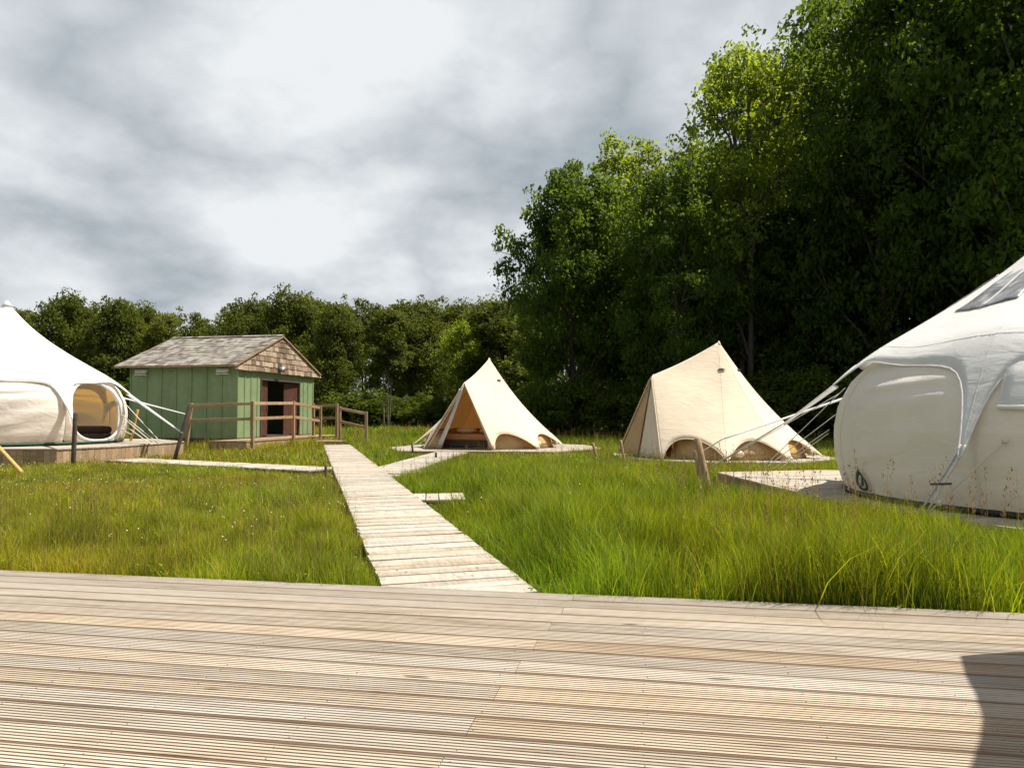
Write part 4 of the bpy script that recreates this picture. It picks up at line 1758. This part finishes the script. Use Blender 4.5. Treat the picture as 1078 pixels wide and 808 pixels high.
#          kind   seed  H    rad  cb  lobes clumps csize n_per leaf mat
make_tree('oak_a', 11, 13.0, 4.2, 2.2, 17, 34, 0.74, 165, 0.21, 'leaf_oak', 1, 26)
make_tree('oak_b', 12, 14.5, 4.6, 2.6, 18, 32, 0.76, 120, 0.21, 'leaf_oak', 1, 26)
make_tree('oak_c', 17, 16.0, 4.6, 3.0, 20, 32, 0.76, 115, 0.21, 'leaf_oak', 2, 20)
make_tree('ash_a', 13, 16.0, 3.7, 4.0, 17, 30, 0.66, 85, 0.22, 'leaf_ash', 2)
make_tree('ash_b', 14, 14.0, 3.3, 3.2, 15, 28, 0.66, 90, 0.21, 'leaf_ash', 1)
make_tree('far_a', 15, 13.5, 4.8, 2.0, 18, 17, 1.25, 80, 0.32, 'leaf_far', 1, 12)
make_tree('far_b', 16, 13.0, 4.2, 2.2, 16, 17, 1.2, 80, 0.32, 'leaf_far', 1, 12)
make_tree('far_c', 18, 14.5, 4.0, 3.5, 15, 15, 1.05, 75, 0.32, 'leaf_far', 2, 4)
make_tree('far_d', 27, 14.0, 3.9, 2.4, 13, 17, 1.0, 95, 0.30, 'leaf_pale', 2, 8)
make_tree('birch', 23, 13.5, 2.7, 5.2, 13, 18, 0.75, 110, 0.30, 'leaf_far', 3, 0)
make_tree('bush', 21, 3.4, 1.9, 0.3, 9, 14, 0.5, 240, 0.16, 'leaf_bush', 2, 10)


def plant(kind, name, label, cat, x, y, height, rz, group=None, wide=1.0):
    tr, cr, H = PROTO[kind]
    s = height / H
    root = thing(name, label, cat, (x, y, gz(x, y)), rz, group)
    root.scale = (s * wide, s * wide, s)
    for src in (tr, cr):
        c = src.copy()
        COL.objects.link(c)
        c.parent = root
    return root


def plant_px(kind, name, label, cat, px, ytop, d, rz, group=None, wide=1.0):
    p = at(px, ytop, d)
    h = p.z - gz(p.x, d)
    return plant(kind, name, label, cat, p.x, d, h, rz, group, wide)

# right-hand grove, front row
G1 = 'trees of the dark grove on the right'
FR = [
    ('oak_a', 'broad_tree', 'dark oak-like tree at the left end of the tall grove', 602, 172, 35, 0.3, 0.74),
    ('ash_b', 'ash_tree', 'yellow-green tree rising behind the dark left-end tree of the grove', 668, 148, 38, 1.3, 0.80),
    ('oak_b', 'broad_tree', 'dark bushy tree above the peak of the closed bell tent', 712, 178, 31, 2.0, 0.72),
    ('ash_a', 'ash_tree', 'tall bright yellow-green tree with feathery top in the grove', 784, 54, 32, 0.7, 0.76),
    ('oak_c', 'broad_tree', 'very tall dark tree right of the bright feathery tree', 928, -40, 30, 2.9, 0.68),
    ('oak_c', 'broad_tree', 'tall dark tree above the large right tent, cut by the top edge', 1030, -110, 27, 4.4, 0.74),
    ('oak_b', 'broad_tree', 'tall dark tree at the right edge above the roof of the large tent', 1120, -150, 26, 5.6, 0.72),
    ('oak_a', 'broad_tree', 'dark lower tree whose branches shade the right side of the closed bell tent', 832, 215, 33, 1.1, 0.8),
    ('oak_a', 'broad_tree', 'dark lower tree between the closed bell tent and large right tent', 935, 175, 31, 3.4, 0.8),
    ('oak_b', 'broad_tree', 'dark lower tree right behind the roof of the large right tent', 1050, 120, 30, 0.2, 0.75),
]
for kind, nm, lab, px, yt, d, rz, wd in FR:
    plant_px(kind, nm, lab, 'tree', px, yt, d, rz, None, wd)
# back row of the grove, glimpsed through the front trees
for i, (px, yt, d, kind) in enumerate(((610, 225, 43, 'oak_b'), (665, 205, 44, 'oak_a'), (752, 160, 44, 'oak_a'), (818, 60, 37, 'oak_b'), (700, 190, 37, 'oak_c'), (868, 48, 42, 'oak_c'), (940, -50, 40, 'oak_b'), (1000, -90, 37, 'oak_c'), (1120, -120, 35, 'oak_a'),
                                        (1210, -170, 30, 'oak_c'))):
    plant_px(kind, 'broad_tree', 'dark tree in the hidden second row of the right-hand grove', 'tree', px, yt, d, i * 1.7, 'second row trees of the grove', 0.8)
# understorey shrubs along the foot of the grove
for i, (px, yt, d) in enumerate(((775, 350, 35), (805, 345, 35.5), (840, 340, 35), (875, 345, 34), (740, 352, 36), (566, 408, 37), (602, 406, 35), (640, 400, 33), (668, 404, 32), (715, 398, 31), (770, 392, 30), (812, 398, 29), (850, 392, 28), (890, 396, 27), (935, 388, 26.5), (985, 380, 26), (1040, 372, 25.5),
                                 (1095, 370, 25))):
    plant_px('bush', 'shrub', 'dark shrub at the foot of the right-hand grove', 'shrub', px, yt, d, i * 2.1, 'shrubs under the right-hand grove', 1.3)

# middle distance: trees between shed and open bell tent
MID = [
    ('birch', 'light green tree with bare pale stems behind the shed railing', 408, 320, 58, 0.5, 1.0),
    ('far_a', 'dark round tree just right of the shed roof', 352, 318, 66, 1.9, 0.74),
    ('ash_b', 'pale yellow-green tree left of the open bell tent peak', 486, 332, 58, 2.5, 0.95),
    ('far_b', 'dark tree filling the gap before the grove', 530, 312, 60, 3.5, 1.1),
    ('far_a', 'dark tree behind the pale stems', 440, 312, 72, 4.5, 0.9),
]
for kind, lab, px, yt, d, rz, wd in MID:
    plant_px(kind, 'broad_tree', lab, 'tree', px, yt + 7, d, rz, None, wd)
FARL = [
    ('far_b', 'round wood tree highest behind the peak of the left tent', 68, 309, 84, 0.4, 0.82),
    ('far_d', 'paler wood tree half hidden by the slope of the left tent', 25, 320, 88, 1.4, 0.82),
    ('far_a', 'round wood tree over the right shoulder of the left tent', 118, 312, 80, 2.4, 0.78),
    ('far_d', 'paler wood tree above the left corner of the shed roof', 172, 324, 80, 3.4, 0.78),
    ('far_c', 'small gap-top wood tree above the middle of the shed ridge', 222, 338, 86, 3.9, 0.82),
    ('far_a', 'round wood tree above the right part of the shed ridge', 268, 310, 78, 4.4, 0.78),
    ('far_b', 'round wood tree above the shed gable peak', 312, 306, 76, 5.4, 0.78),
]
for kind, lab, px, yt, d, rz, wd in FARL:
    plant_px(kind, 'broad_tree', lab, 'tree', px, yt + 7, d, rz, None, wd)
i = 0
for px, yt, d in ((-60, 318, 86), (-140, 312, 84), (0, 330, 97), (95, 320, 98), (150, 322, 96), (205, 328, 98), (250, 322, 96), (295, 318, 95), (335, 314, 92), (385, 314, 90), (425, 318, 92), (465, 318, 88), (505, 318, 84),
                  (550, 315, 78), (590, 300, 74)):
    i += 1
    plant_px(('far_a', 'far_b', 'far_c', 'far_d')[i % 4], 'broad_tree', 'tree crown deep in the far wood, showing only between nearer crowns', 'tree', px, yt + 6, d, i * 1.3, 'back row trees of the far wood', 0.9)
for i, (px, yt, d) in enumerate(((348, 424, 64), (375, 410, 63), (402, 423, 62), (428, 417, 63), (452, 424, 61), (472, 420, 60), (500, 422, 57), (535, 419, 50), (560, 416, 47),
                                 (-20, 405, 76), (20, 404, 76), (60, 405, 74), (95, 404, 73), (120, 402, 72))):
    plant_px('bush', 'shrub', 'green shrub along the edge of the far wood', 'shrub', px, yt, d, i * 1.9, 'shrubs along the far wood edge', 1.7)
for t_, c_, _ in PROTO.values():
    bpy.data.objects.remove(t_)
    bpy.data.objects.remove(c_)


# ------------------------------------------------------------------ meadow
def inside(poly, x, y):
    n = len(poly)
    res = np.zeros(len(x), bool)
    j = n - 1
    for i in range(n):
        xi, yi = poly[i]
        xj, yj = poly[j]
        c = ((yi > y) != (yj > y)) & (x < (xj - xi) * (y - yi) / (yj - yi + 1e-12) + xi)
        res ^= c
        j = i
    return res


def scatter(n, y0, y1, margin=1.18):
    """random points in the band y0..y1 that the lens (plus a margin) sees"""
    y = np.sqrt(rng.random(n) * (y1 ** 2 - y0 ** 2) + y0 ** 2)
    x = (rng.random(n) * 2 - 1) * y * 0.69 * margin
    keep = np.ones(n, bool)
    for p in KEEP:
        keep &= ~inside(p, x, y)
    return x[keep], y[keep]


def vnoise(x, y, s, seed):
    r = np.random.default_rng(seed)
    g = r.random((64, 64))
    xx, yy = x / s, y / s
    i, j = np.floor(xx).astype(int), np.floor(yy).astype(int)
    fx, fy = xx - i, yy - j
    fx, fy = fx * fx * (3 - 2 * fx), fy * fy * (3 - 2 * fy)
    G = lambda a, b: g[a % 64, b % 64]
    return (G(i, j) * (1 - fx) * (1 - fy) + G(i + 1, j) * fx * (1 - fy) + G(i, j + 1) * (1 - fx) * fy + G(i + 1, j + 1) * fx * fy)


wx0, wy0 = wn.x, wn.y
wx1, wy1 = wf.x, wf.y


def right_side(x, y):
    """>0 right of the main boardwalk"""
    t = (y - wy0) / (wy1 - wy0)
    return x - (wx0 + (wx1 - wx0) * t)


VERGE = [((wn.x, wn.y), (wf.x, wf.y), 0.46, 0.27), (tuple(lw0.xy), tuple(lw1.xy), 0.48, 0.13), (tuple(b1a.xy), tuple(b1b.xy), 0.5, 0.16),
         (tuple(b2a.xy), tuple(b2b.xy), 0.3, 0.14), (tuple(b3a.xy), tuple(on(480, 521.5, WZ).xy), 0.4, 0.13),
         ((3.9, 8.5), (4.35, 7.0), 0.35, 0.33), ((3.5, 9.0), (3.4, 12.6), 0.3, 0.27), ((2.7, 17.4), (8.2, 16.9), 0.5, 0.10), ((-3.2, 21.4), (2.6, 21.0), 0.6, 0.09)]


def local_height(x, y):
    rs = right_side(x, y)
    n1 = vnoise(x + 50, y + 50, 0.9, 3)
    n2 = vnoise(x + 50, y + 50, 3.1, 4)
    hr = 0.36 + 0.20 * n1 + 0.10 * n2
    hr = hr * (1 - 0.42 * sstep(10, 17, y))
    hl = (0.19 + 0.22 * n1 + 0.06 * n2) * (1 - 0.42 * sstep(9, 14, y))
    w = sstep(-0.5, 0.8, rs + 0.0 * y)
    h = hl * (1 - w) + hr * w
    h = np.where(y > 24, 0.28 + 0.16 * n1, h)
    h = h * np.where((rs > 0) & (y < 7), 1.12, 1.0)
    # trampled verges along the walkways
    P = np.stack([x, y], -1)
    for (ax, ay), (bx, by), hwid, lo in VERGE:
        d = np.array([bx - ax, by - ay])
        t = np.clip(((P - [ax, ay]) @ d) / (d @ d), 0, 1)
        dist = np.linalg.norm(P - (np.array([ax, ay]) + t[..., None] * d), axis=-1) - hwid
        h = np.minimum(h, lo + 0.45 * np.maximum(0, dist))
    return h


PAL = np.array([[0.165, 0.180, 0.009], [0.235, 0.225, 0.012], [0.095, 0.135, 0.009], [0.29, 0.245, 0.022], [0.34, 0.26, 0.07], [0.25, 0.135, 0.035]])


def blades(x, y, h, w, seg, bend=0.45):
    n = len(x)
    z = ground_z(x, y)
    az = rng.random(n) * 2 * PI
    lean = np.abs(rng.normal(0, bend, n)) * h
    dx, dy = np.cos(az) * lean, np.sin(az) * lean
    fa = rng.random(n) * PI
    wx, wy = np.cos(fa) * w, np.sin(fa) * w
    V = np.zeros((n, (seg + 1) * 2, 3))
    for i in range(seg + 1):
        t = i / seg
        k = t ** 1.9
        ww = (1 - t) ** 0.6 * 0.5 + 0.02
        cx, cy, cz = x + dx * k, y + dy * k, z - 0.01 + h * t * (1 - 0.18 * k)
        V[:, 2 * i] = np.stack([cx - wx * ww, cy - wy * ww, cz], 1)
        V[:, 2 * i + 1] = np.stack([cx + wx * ww, cy + wy * ww, cz], 1)
    base = np.arange(n)[:, None] * (seg + 1) * 2
    q = []
    for i in range(seg):
        q.append(base + np.array([2 * i, 2 * i + 1, 2 * i + 3, 2 * i + 2])[None])
    q = np.stack(q, 1).reshape(-1, 4)
    # species colour per blade
    rs = right_side(x, y)
    pn = vnoise(x + 90, y + 90, 1.7, 9)
    left = (rs < 0)
    u = rng.random(n)
    idx = np.zeros(n, int)
    pr_r = np.array([0.40, 0.22, 0.26, 0.07, 0.03, 0.02]).cumsum()
    pr_l = np.array([0.26, 0.30, 0.12, 0.17, 0.08, 0.07]).cumsum()
    idx = np.where(left, np.searchsorted(pr_l, u), np.searchsorted(pr_r, u)).clip(0, 5)
    c = PAL[idx] * (0.65 + 0.6 * rng.random(n))[:, None]
    c[:, 0] *= np.where(left, 0.78 + 0.32 * pn, 0.70 + 0.32 * pn)
    c[:, 1] *= np.where(left, 1.06, 1.02)
    tuft = vnoise(x + 40, y + 40, 0.28, 31)
    c *= (0.66 + 0.92 * tuft)[:, None]
    T_ = np.repeat(np.concatenate([c, np.ones((n, 1))], 1), (seg + 1) * 2, axis=0)
    return V.reshape(-1, 3), q, T_


def build_meadow():
    Vs, Qs, Ts, off = [], [], [], 0
    for n, y0, y1, w, seg, bend in ((480000, 3.6, 8.5, 0.0060, 4, 0.22), (420000, 8.5, 17, 0.0095, 3, 0.32), (230000, 17, 34, 0.022, 2, 0.4), (170000, 34, 92, 0.055, 2, 0.4)):
        x, y = scatter(n, y0, y1)
        tuft = vnoise(x + 40, y + 40, 0.32, 33) * 0.6 + vnoise(x + 40, y + 40, 0.13, 34) * 0.4
        k = rng.random(len(x)) < np.clip((tuft - 0.22) * 2.6, 0.12, 1)
        x, y = x[k], y[k]
        h = local_height(x, y) * (0.35 + 0.85 * rng.random(len(x)) ** 0.8) * (0.8 + 0.45 * tuft[k])
        V, q, T_ = blades(x, y, h, w * (0.6 + 0.8 * rng.random(len(x))), seg, bend)
        Vs.append(V); Qs.append(q + off); Ts.append(T_)
        off += len(V)
    o = np_mesh('grass', np.concatenate(Vs), np.concatenate(Qs), np.concatenate(Ts), M['blade'])
    tag(o, 'rough meadow grass growing between the walkways', 'grass', kind='stuff')

    # flowering grass stalks with brown-red heads
    Vs, Ts = [], []
    def stalks(n, y0, y1, hmul, wst, head, sidefn, dens):
        x, y = scatter(n, y0, y1)
        k = sidefn(x, y)
        x, y = x[k], y[k]
        m_ = len(x)
        h = local_height(x, y) * hmul * (0.85 + 0.4 * rng.random(m_))
        z = ground_z(x, y)
        az = rng.random(m_) * 2 * PI
        ln = rng.random(m_) * 0.16 * h
        tx, ty, tz = x + np.cos(az) * ln, y + np.sin(az) * ln, z + h
        fa = rng.random(m_) * PI
        wx, wy = np.cos(fa) * wst, np.sin(fa) * wst
        st = np.stack([np.stack([x - wx, y - wy, z], 1), np.stack([x + wx, y + wy, z], 1), np.stack([tx + wx * .5, ty + wy * .5, tz], 1), np.stack([tx - wx * .5, ty - wy * .5, tz], 1)], 1)
        col = np.array([0.26, 0.20, 0.06]) * (0.8 + 0.4 * rng.random(m_))[:, None]
        Vs.append(st.reshape(-1, 3)); Ts.append(np.repeat(np.concatenate([col, np.ones((m_, 1))], 1), 4, axis=0))
        hc = np.array([[0.13, 0.07, 0.045], [0.20, 0.12, 0.06], [0.11, 0.05, 0.04]])[rng.integers(0, 3, m_)]
        for j in range(dens):
            f = rng.random(m_)
            bx, by, bz = tx - (tx - x) * f * 0.25, ty - (ty - y) * f * 0.25, tz - f * head * 3.2
            sp = head * (0.15 + 0.55 * f)
            a2 = rng.random(m_) * 2 * PI
            cx, cy = bx + np.cos(a2) * sp, by + np.sin(a2) * sp
            s = head * 0.11 * (0.6 + 0.8 * rng.random(m_))
            fx, fy = np.cos(a2) * s * 1.0, np.sin(a2) * s * 1.0
            px_, py_ = -np.sin(a2) * s * 0.6, np.cos(a2) * s * 0.6
            qd = np.stack([np.stack([cx - fx, cy - fy, bz - s * 1.6], 1), np.stack([cx + px_, cy + py_, bz], 1), np.stack([cx + fx, cy + fy, bz + s * 1.8], 1), np.stack([cx - px_, cy - py_, bz], 1)], 1)
            Vs.append(qd.reshape(-1, 3)); Ts.append(np.repeat(np.concatenate([hc, np.ones((m_, 1))], 1), 4, axis=0))
    near_tent = lambda x, y: (right_side(x, y) > 0.6) & (vnoise(x + 20, y + 20, 1.3, 12) > 0.52)
    stalks(1800, 4.6, 9.5, 1.45, 0.0022, 0.05, lambda x, y: near_tent(x, y) & (x > 1.2), 14)
    stalks(1500, 9.5, 16, 1.35, 0.003, 0.05, near_tent, 9)
    stalks(5200, 4.6, 13, 1.35, 0.0022, 0.025, lambda x, y: right_side(x, y) < -0.5, 6)
    stalks(6000, 13, 30, 1.4, 0.004, 0.045, lambda x, y: vnoise(x + 20, y + 20, 2.3, 13) > 0.4, 4)
    stalks(5000, 30, 75, 1.6, 0.012, 0.10, lambda x, y: vnoise(x + 20, y + 20, 5, 14) > 0.45, 3)
    V = np.concatenate(Vs)
    o = np_mesh('flowering_grass', V, np.arange(len(V)).reshape(-1, 4), np.concatenate(Ts), M['seed'])
    tag(o, 'thin grass stalks with reddish brown seed heads above the meadow', 'grass', kind='stuff')

    # clover heads
    x, y = scatter(15000, 6.2, 19)
    k = (right_side(x, y) < -0.55) & (rng.random(len(x)) < 0.05 + 0.7 * np.clip(vnoise(x + 10, y + 10, 1.8, 21) * 1.6 - 0.75, 0, 1) * vnoise(x, y, 0.5, 22))
    k |= (right_side(x, y) > 0.6) & (rng.random(len(x)) < 0.012)
    x, y = x[k], y[k]
    n = len(x)
    z = ground_z(x, y) + local_height(x, y) * (0.75 + 0.4 * rng.random(n))
    s = (0.0045 + 0.0055 * rng.random(n)) * (0.9 + y / 30)
    oc = np.array([[1, 0, 0], [0, 1, 0], [-1, 0, 0], [0, -1, 0], [0, 0, 1], [0, 0, -1]], float)
    V = (np.stack([x, y, z], 1)[:, None] + oc[None] * s[:, None, None] * (0.7 + 0.6 * rng.random((n, 6, 1)))).reshape(-1, 3)
    tri = np.array([[0, 1, 4], [1, 2, 4], [2, 3, 4], [3, 0, 4], [1, 0, 5], [2, 1, 5], [3, 2, 5], [0, 3, 5]])
    q = (np.arange(n)[:, None, None] * 6 + tri[None]).reshape(-1, 3)
    o = np_mesh('clover_flowers', V, q, np.full((len(V), 4), 0.7), M['clover'])
    tag(o, 'scattered small white clover heads in the left meadow', 'flowers', kind='stuff')

    # broad-leaved weeds along the deck edge and the boardwalk verges
    C = []
    for i in range(200):
        xx = random.uniform(-4.5, 5.0)
        p = DM @ Vector((xx, random.uniform(0.02, 0.22), 0))
        if not any(inside(k_, np.array([p.x]), np.array([p.y]))[0] for k_ in KEEP):
            C.append((p.x, p.y, gz(p.x, p.y) + random.uniform(0.10, 0.27)))
    for i in range(90):
        t = random.random() ** 2.2 * 0.55
        s = random.choice((-1, 1))
        b = wn.lerp(wf, t)
        nrm = Vector((wdir.y, -wdir.x, 0)) * s
        p = b + nrm * random.uniform(0.45, 0.62)
        C.append((p.x, p.y, gz(p.x, p.y) + random.uniform(0.08, 0.19)))
    V, q, T_ = leaf_cloud(np.array(C), [0.075] * len(C), 1500, 0.035, rng, None, 0.9)
    o = np_mesh('weeds', V, q, T_, M['leaf_ash'])
    tag(o, 'low broad-leaved weeds along the deck and walkway edges', 'weeds', kind='stuff')
build_meadow()


def buttercup(label, px, py, d):
    p = at(px, py, d)
    g = gz(p.x, d)
    root = thing('buttercup', label, 'flower', (p.x, d, g), random.random() * 6, 'buttercups in the tall grass')
    h = p.z - g
    m = MB(); m.tube([(0, 0, 0), (0.012, 0, h * 0.5), (0, 0, h)], 0.0025, 5); m.build('stem', M['leaf_bush'], root)
    for k in range(5):
        a = k * 2 * PI / 5
        m = MB()
        m.ellipsoid((0.013 * math.cos(a), 0.013 * math.sin(a), h + 0.006), (0.013, 0.011, 0.004), 8, 5, None)
        m.build('petal', M['petal_yellow'], root)
for lab, px, py, d in (('yellow buttercup low by the deck edge, left of a close pair', 683, 611, 5.2), ('yellow buttercup low by the deck edge, right of a close pair', 693, 613, 5.15),
                       ('yellow buttercup near the deck edge towards the right tent', 924, 617, 4.75), ('yellow buttercup higher in the grass below the tent straps', 914, 591, 5.0),
                       ('yellow buttercup in mid grass left of the tall stalks', 720, 545, 6.5)):
    buttercup(lab, px, py, d)

# ------------------------------------------------------------------ light and sky
sun_d = bpy.data.lights.new('sun', 'SUN')
sun_d.energy = 5.0
sun_d.angle = R(0.53)
sun_d.color = (1.0, 0.945, 0.86)
sun = bpy.data.objects.new('sun', sun_d)
COL.objects.link(sun)
sun.rotation_euler = sun_dir.to_track_quat('Z', 'Y').to_euler()

w = bpy.data.worlds.new('World')
sc.world = w
w.use_nodes = True
nt = w.node_tree
nt.nodes.clear()
def N(typ, **kw):
    nd = nt.nodes.new(typ)
    for k, v in kw.items():
        setattr(nd, k, v)
    return nd
def LK(a, b):
    nt.links.new(a, b)
out = N('ShaderNodeOutputWorld')
sky = N('ShaderNodeTexSky', sky_type='NISHITA', sun_disc=False)
sky.sun_elevation = SUN_EL
sky.sun_rotation = SUN_AZ
bg1 = N('ShaderNodeBackground')
bg1.inputs['Strength'].default_value = 0.05
LK(sky.outputs[0], bg1.inputs['Color'])
tc = N('ShaderNodeTexCoord')
sep = N('ShaderNodeSeparateXYZ')
LK(tc.outputs['Generated'], sep.inputs[0])
def MT(op, a, b=None, c=None):
    nd = N('ShaderNodeMath', operation=op)
    for i, v in enumerate((a, b, c)):
        if v is None:
            continue
        if hasattr(v, 'is_output'):
            LK(v, nd.inputs[i])
        else:
            nd.inputs[i].default_value = v
    return nd.outputs[0]
zc = MT('MAXIMUM', sep.outputs[2], 0.0)
den = MT('ADD', zc, 0.40)
cx_ = MT('DIVIDE', sep.outputs[0], den)
cy_ = MT('DIVIDE', sep.outputs[1], den)
cmb = N('ShaderNodeCombineXYZ')
LK(cx_, cmb.inputs[0]); LK(cy_, cmb.inputs[1]); cmb.inputs[2].default_value = 5.3
n1 = N('ShaderNodeTexNoise'); n1.inputs['Scale'].default_value = 2.0; n1.inputs['Detail'].default_value = 10; n1.inputs['Roughness'].default_value = 0.55; n1.inputs['Distortion'].default_value = 0.12
n2 = N('ShaderNodeTexNoise'); n2.inputs['Scale'].default_value = 1.3; n2.inputs['Detail'].default_value = 5; n2.inputs['Roughness'].default_value = 0.5
LK(cmb.outputs[0], n1.inputs['Vector']); LK(cmb.outputs[0], n2.inputs['Vector'])
n3 = N('ShaderNodeTexNoise'); n3.inputs['Scale'].default_value = 7.0; n3.inputs['Detail'].default_value = 6; n3.inputs['Roughness'].default_value = 0.55
LK(cmb.outputs[0], n3.inputs['Vector'])
fm = MT('ADD', MT('ADD', MT('MULTIPLY', n1.outputs['Fac'], 0.50), MT('MULTIPLY', n2.outputs['Fac'], 0.36)), MT('MULTIPLY', n3.outputs['Fac'], 0.14))
n4 = N('ShaderNodeTexNoise'); n4.inputs['Scale'].default_value = 2.3; n4.inputs['Detail'].default_value = 8; n4.inputs['Roughness'].default_value = 0.5; n4.inputs['Distortion'].default_value = 0.1
LK(cmb.outputs[0], n4.inputs['Vector'])
puff = MT('MINIMUM', MT('MULTIPLY', MT('ABSOLUTE', MT('SUBTRACT', n4.outputs['Fac'], 0.5)), 5.0), 1.0)
fm = MT('ADD', fm, MT('MULTIPLY', MT('SUBTRACT', puff, 0.5), 0.15))
fm = MT('ADD', fm, MT('MULTIPLY', MT('SUBTRACT', sep.outputs[2], 0.20), 0.17))
rp = N('ShaderNodeValToRGB')
el = rp.color_ramp.elements
el[0].position = 0.38; el[0].color = (0.22, 0.25, 0.275, 1)
el[1].position = 0.61; el[1].color = (0.475, 0.49, 0.503, 1)
e = el.new(0.50); e.color = (0.345, 0.368, 0.388, 1)
LK(fm, rp.inputs['Fac'])
# low cloud all round, open blue sky overhead; unseen clouds behind the camera are brightened as added fill light
hi = N('ShaderNodeMapRange'); hi.inputs['From Min'].default_value = 0.88; hi.inputs['From Max'].default_value = 0.62
LK(sep.outputs[2], hi.inputs['Value'])
cov = hi.outputs[0]
fac = N('ShaderNodeMapRange'); fac.inputs['From Min'].default_value = 0.25; fac.inputs['From Max'].default_value = -0.6
fac.inputs['To Min'].default_value = 1.0; fac.inputs['To Max'].default_value = 1.25
LK(sep.outputs[1], fac.inputs['Value'])
bg2 = N('ShaderNodeBackground'); LK(fac.outputs[0], bg2.inputs['Strength'])
LK(rp.outputs[0], bg2.inputs['Color'])
mx = N('ShaderNodeMixShader')
LK(cov, mx.inputs[0]); LK(bg1.outputs[0], mx.inputs[1]); LK(bg2.outputs[0], mx.inputs[2])
LK(mx.outputs[0], out.inputs['Surface'])

sc.view_settings.view_transform = 'Standard'
sc.view_settings.look = 'None'
sc.view_settings.exposure = 0.85
sc.view_settings.gamma = 1.0
sc.view_settings.use_curve_mapping = False
sc.render.engine = 'CYCLES'
cy = sc.cycles
cy.max_bounces = 6
cy.diffuse_bounces = 3
cy.glossy_bounces = 2
cy.transmission_bounces = 4
cy.transparent_max_bounces = 6
cy.caustics_reflective = False
cy.caustics_refractive = False
cy.use_adaptive_sampling = True
cy.sample_clamp_indirect = 4.0
cy.adaptive_threshold = 0.01
cy.use_denoising = True
cy.denoiser = 'OPENIMAGEDENOISE'
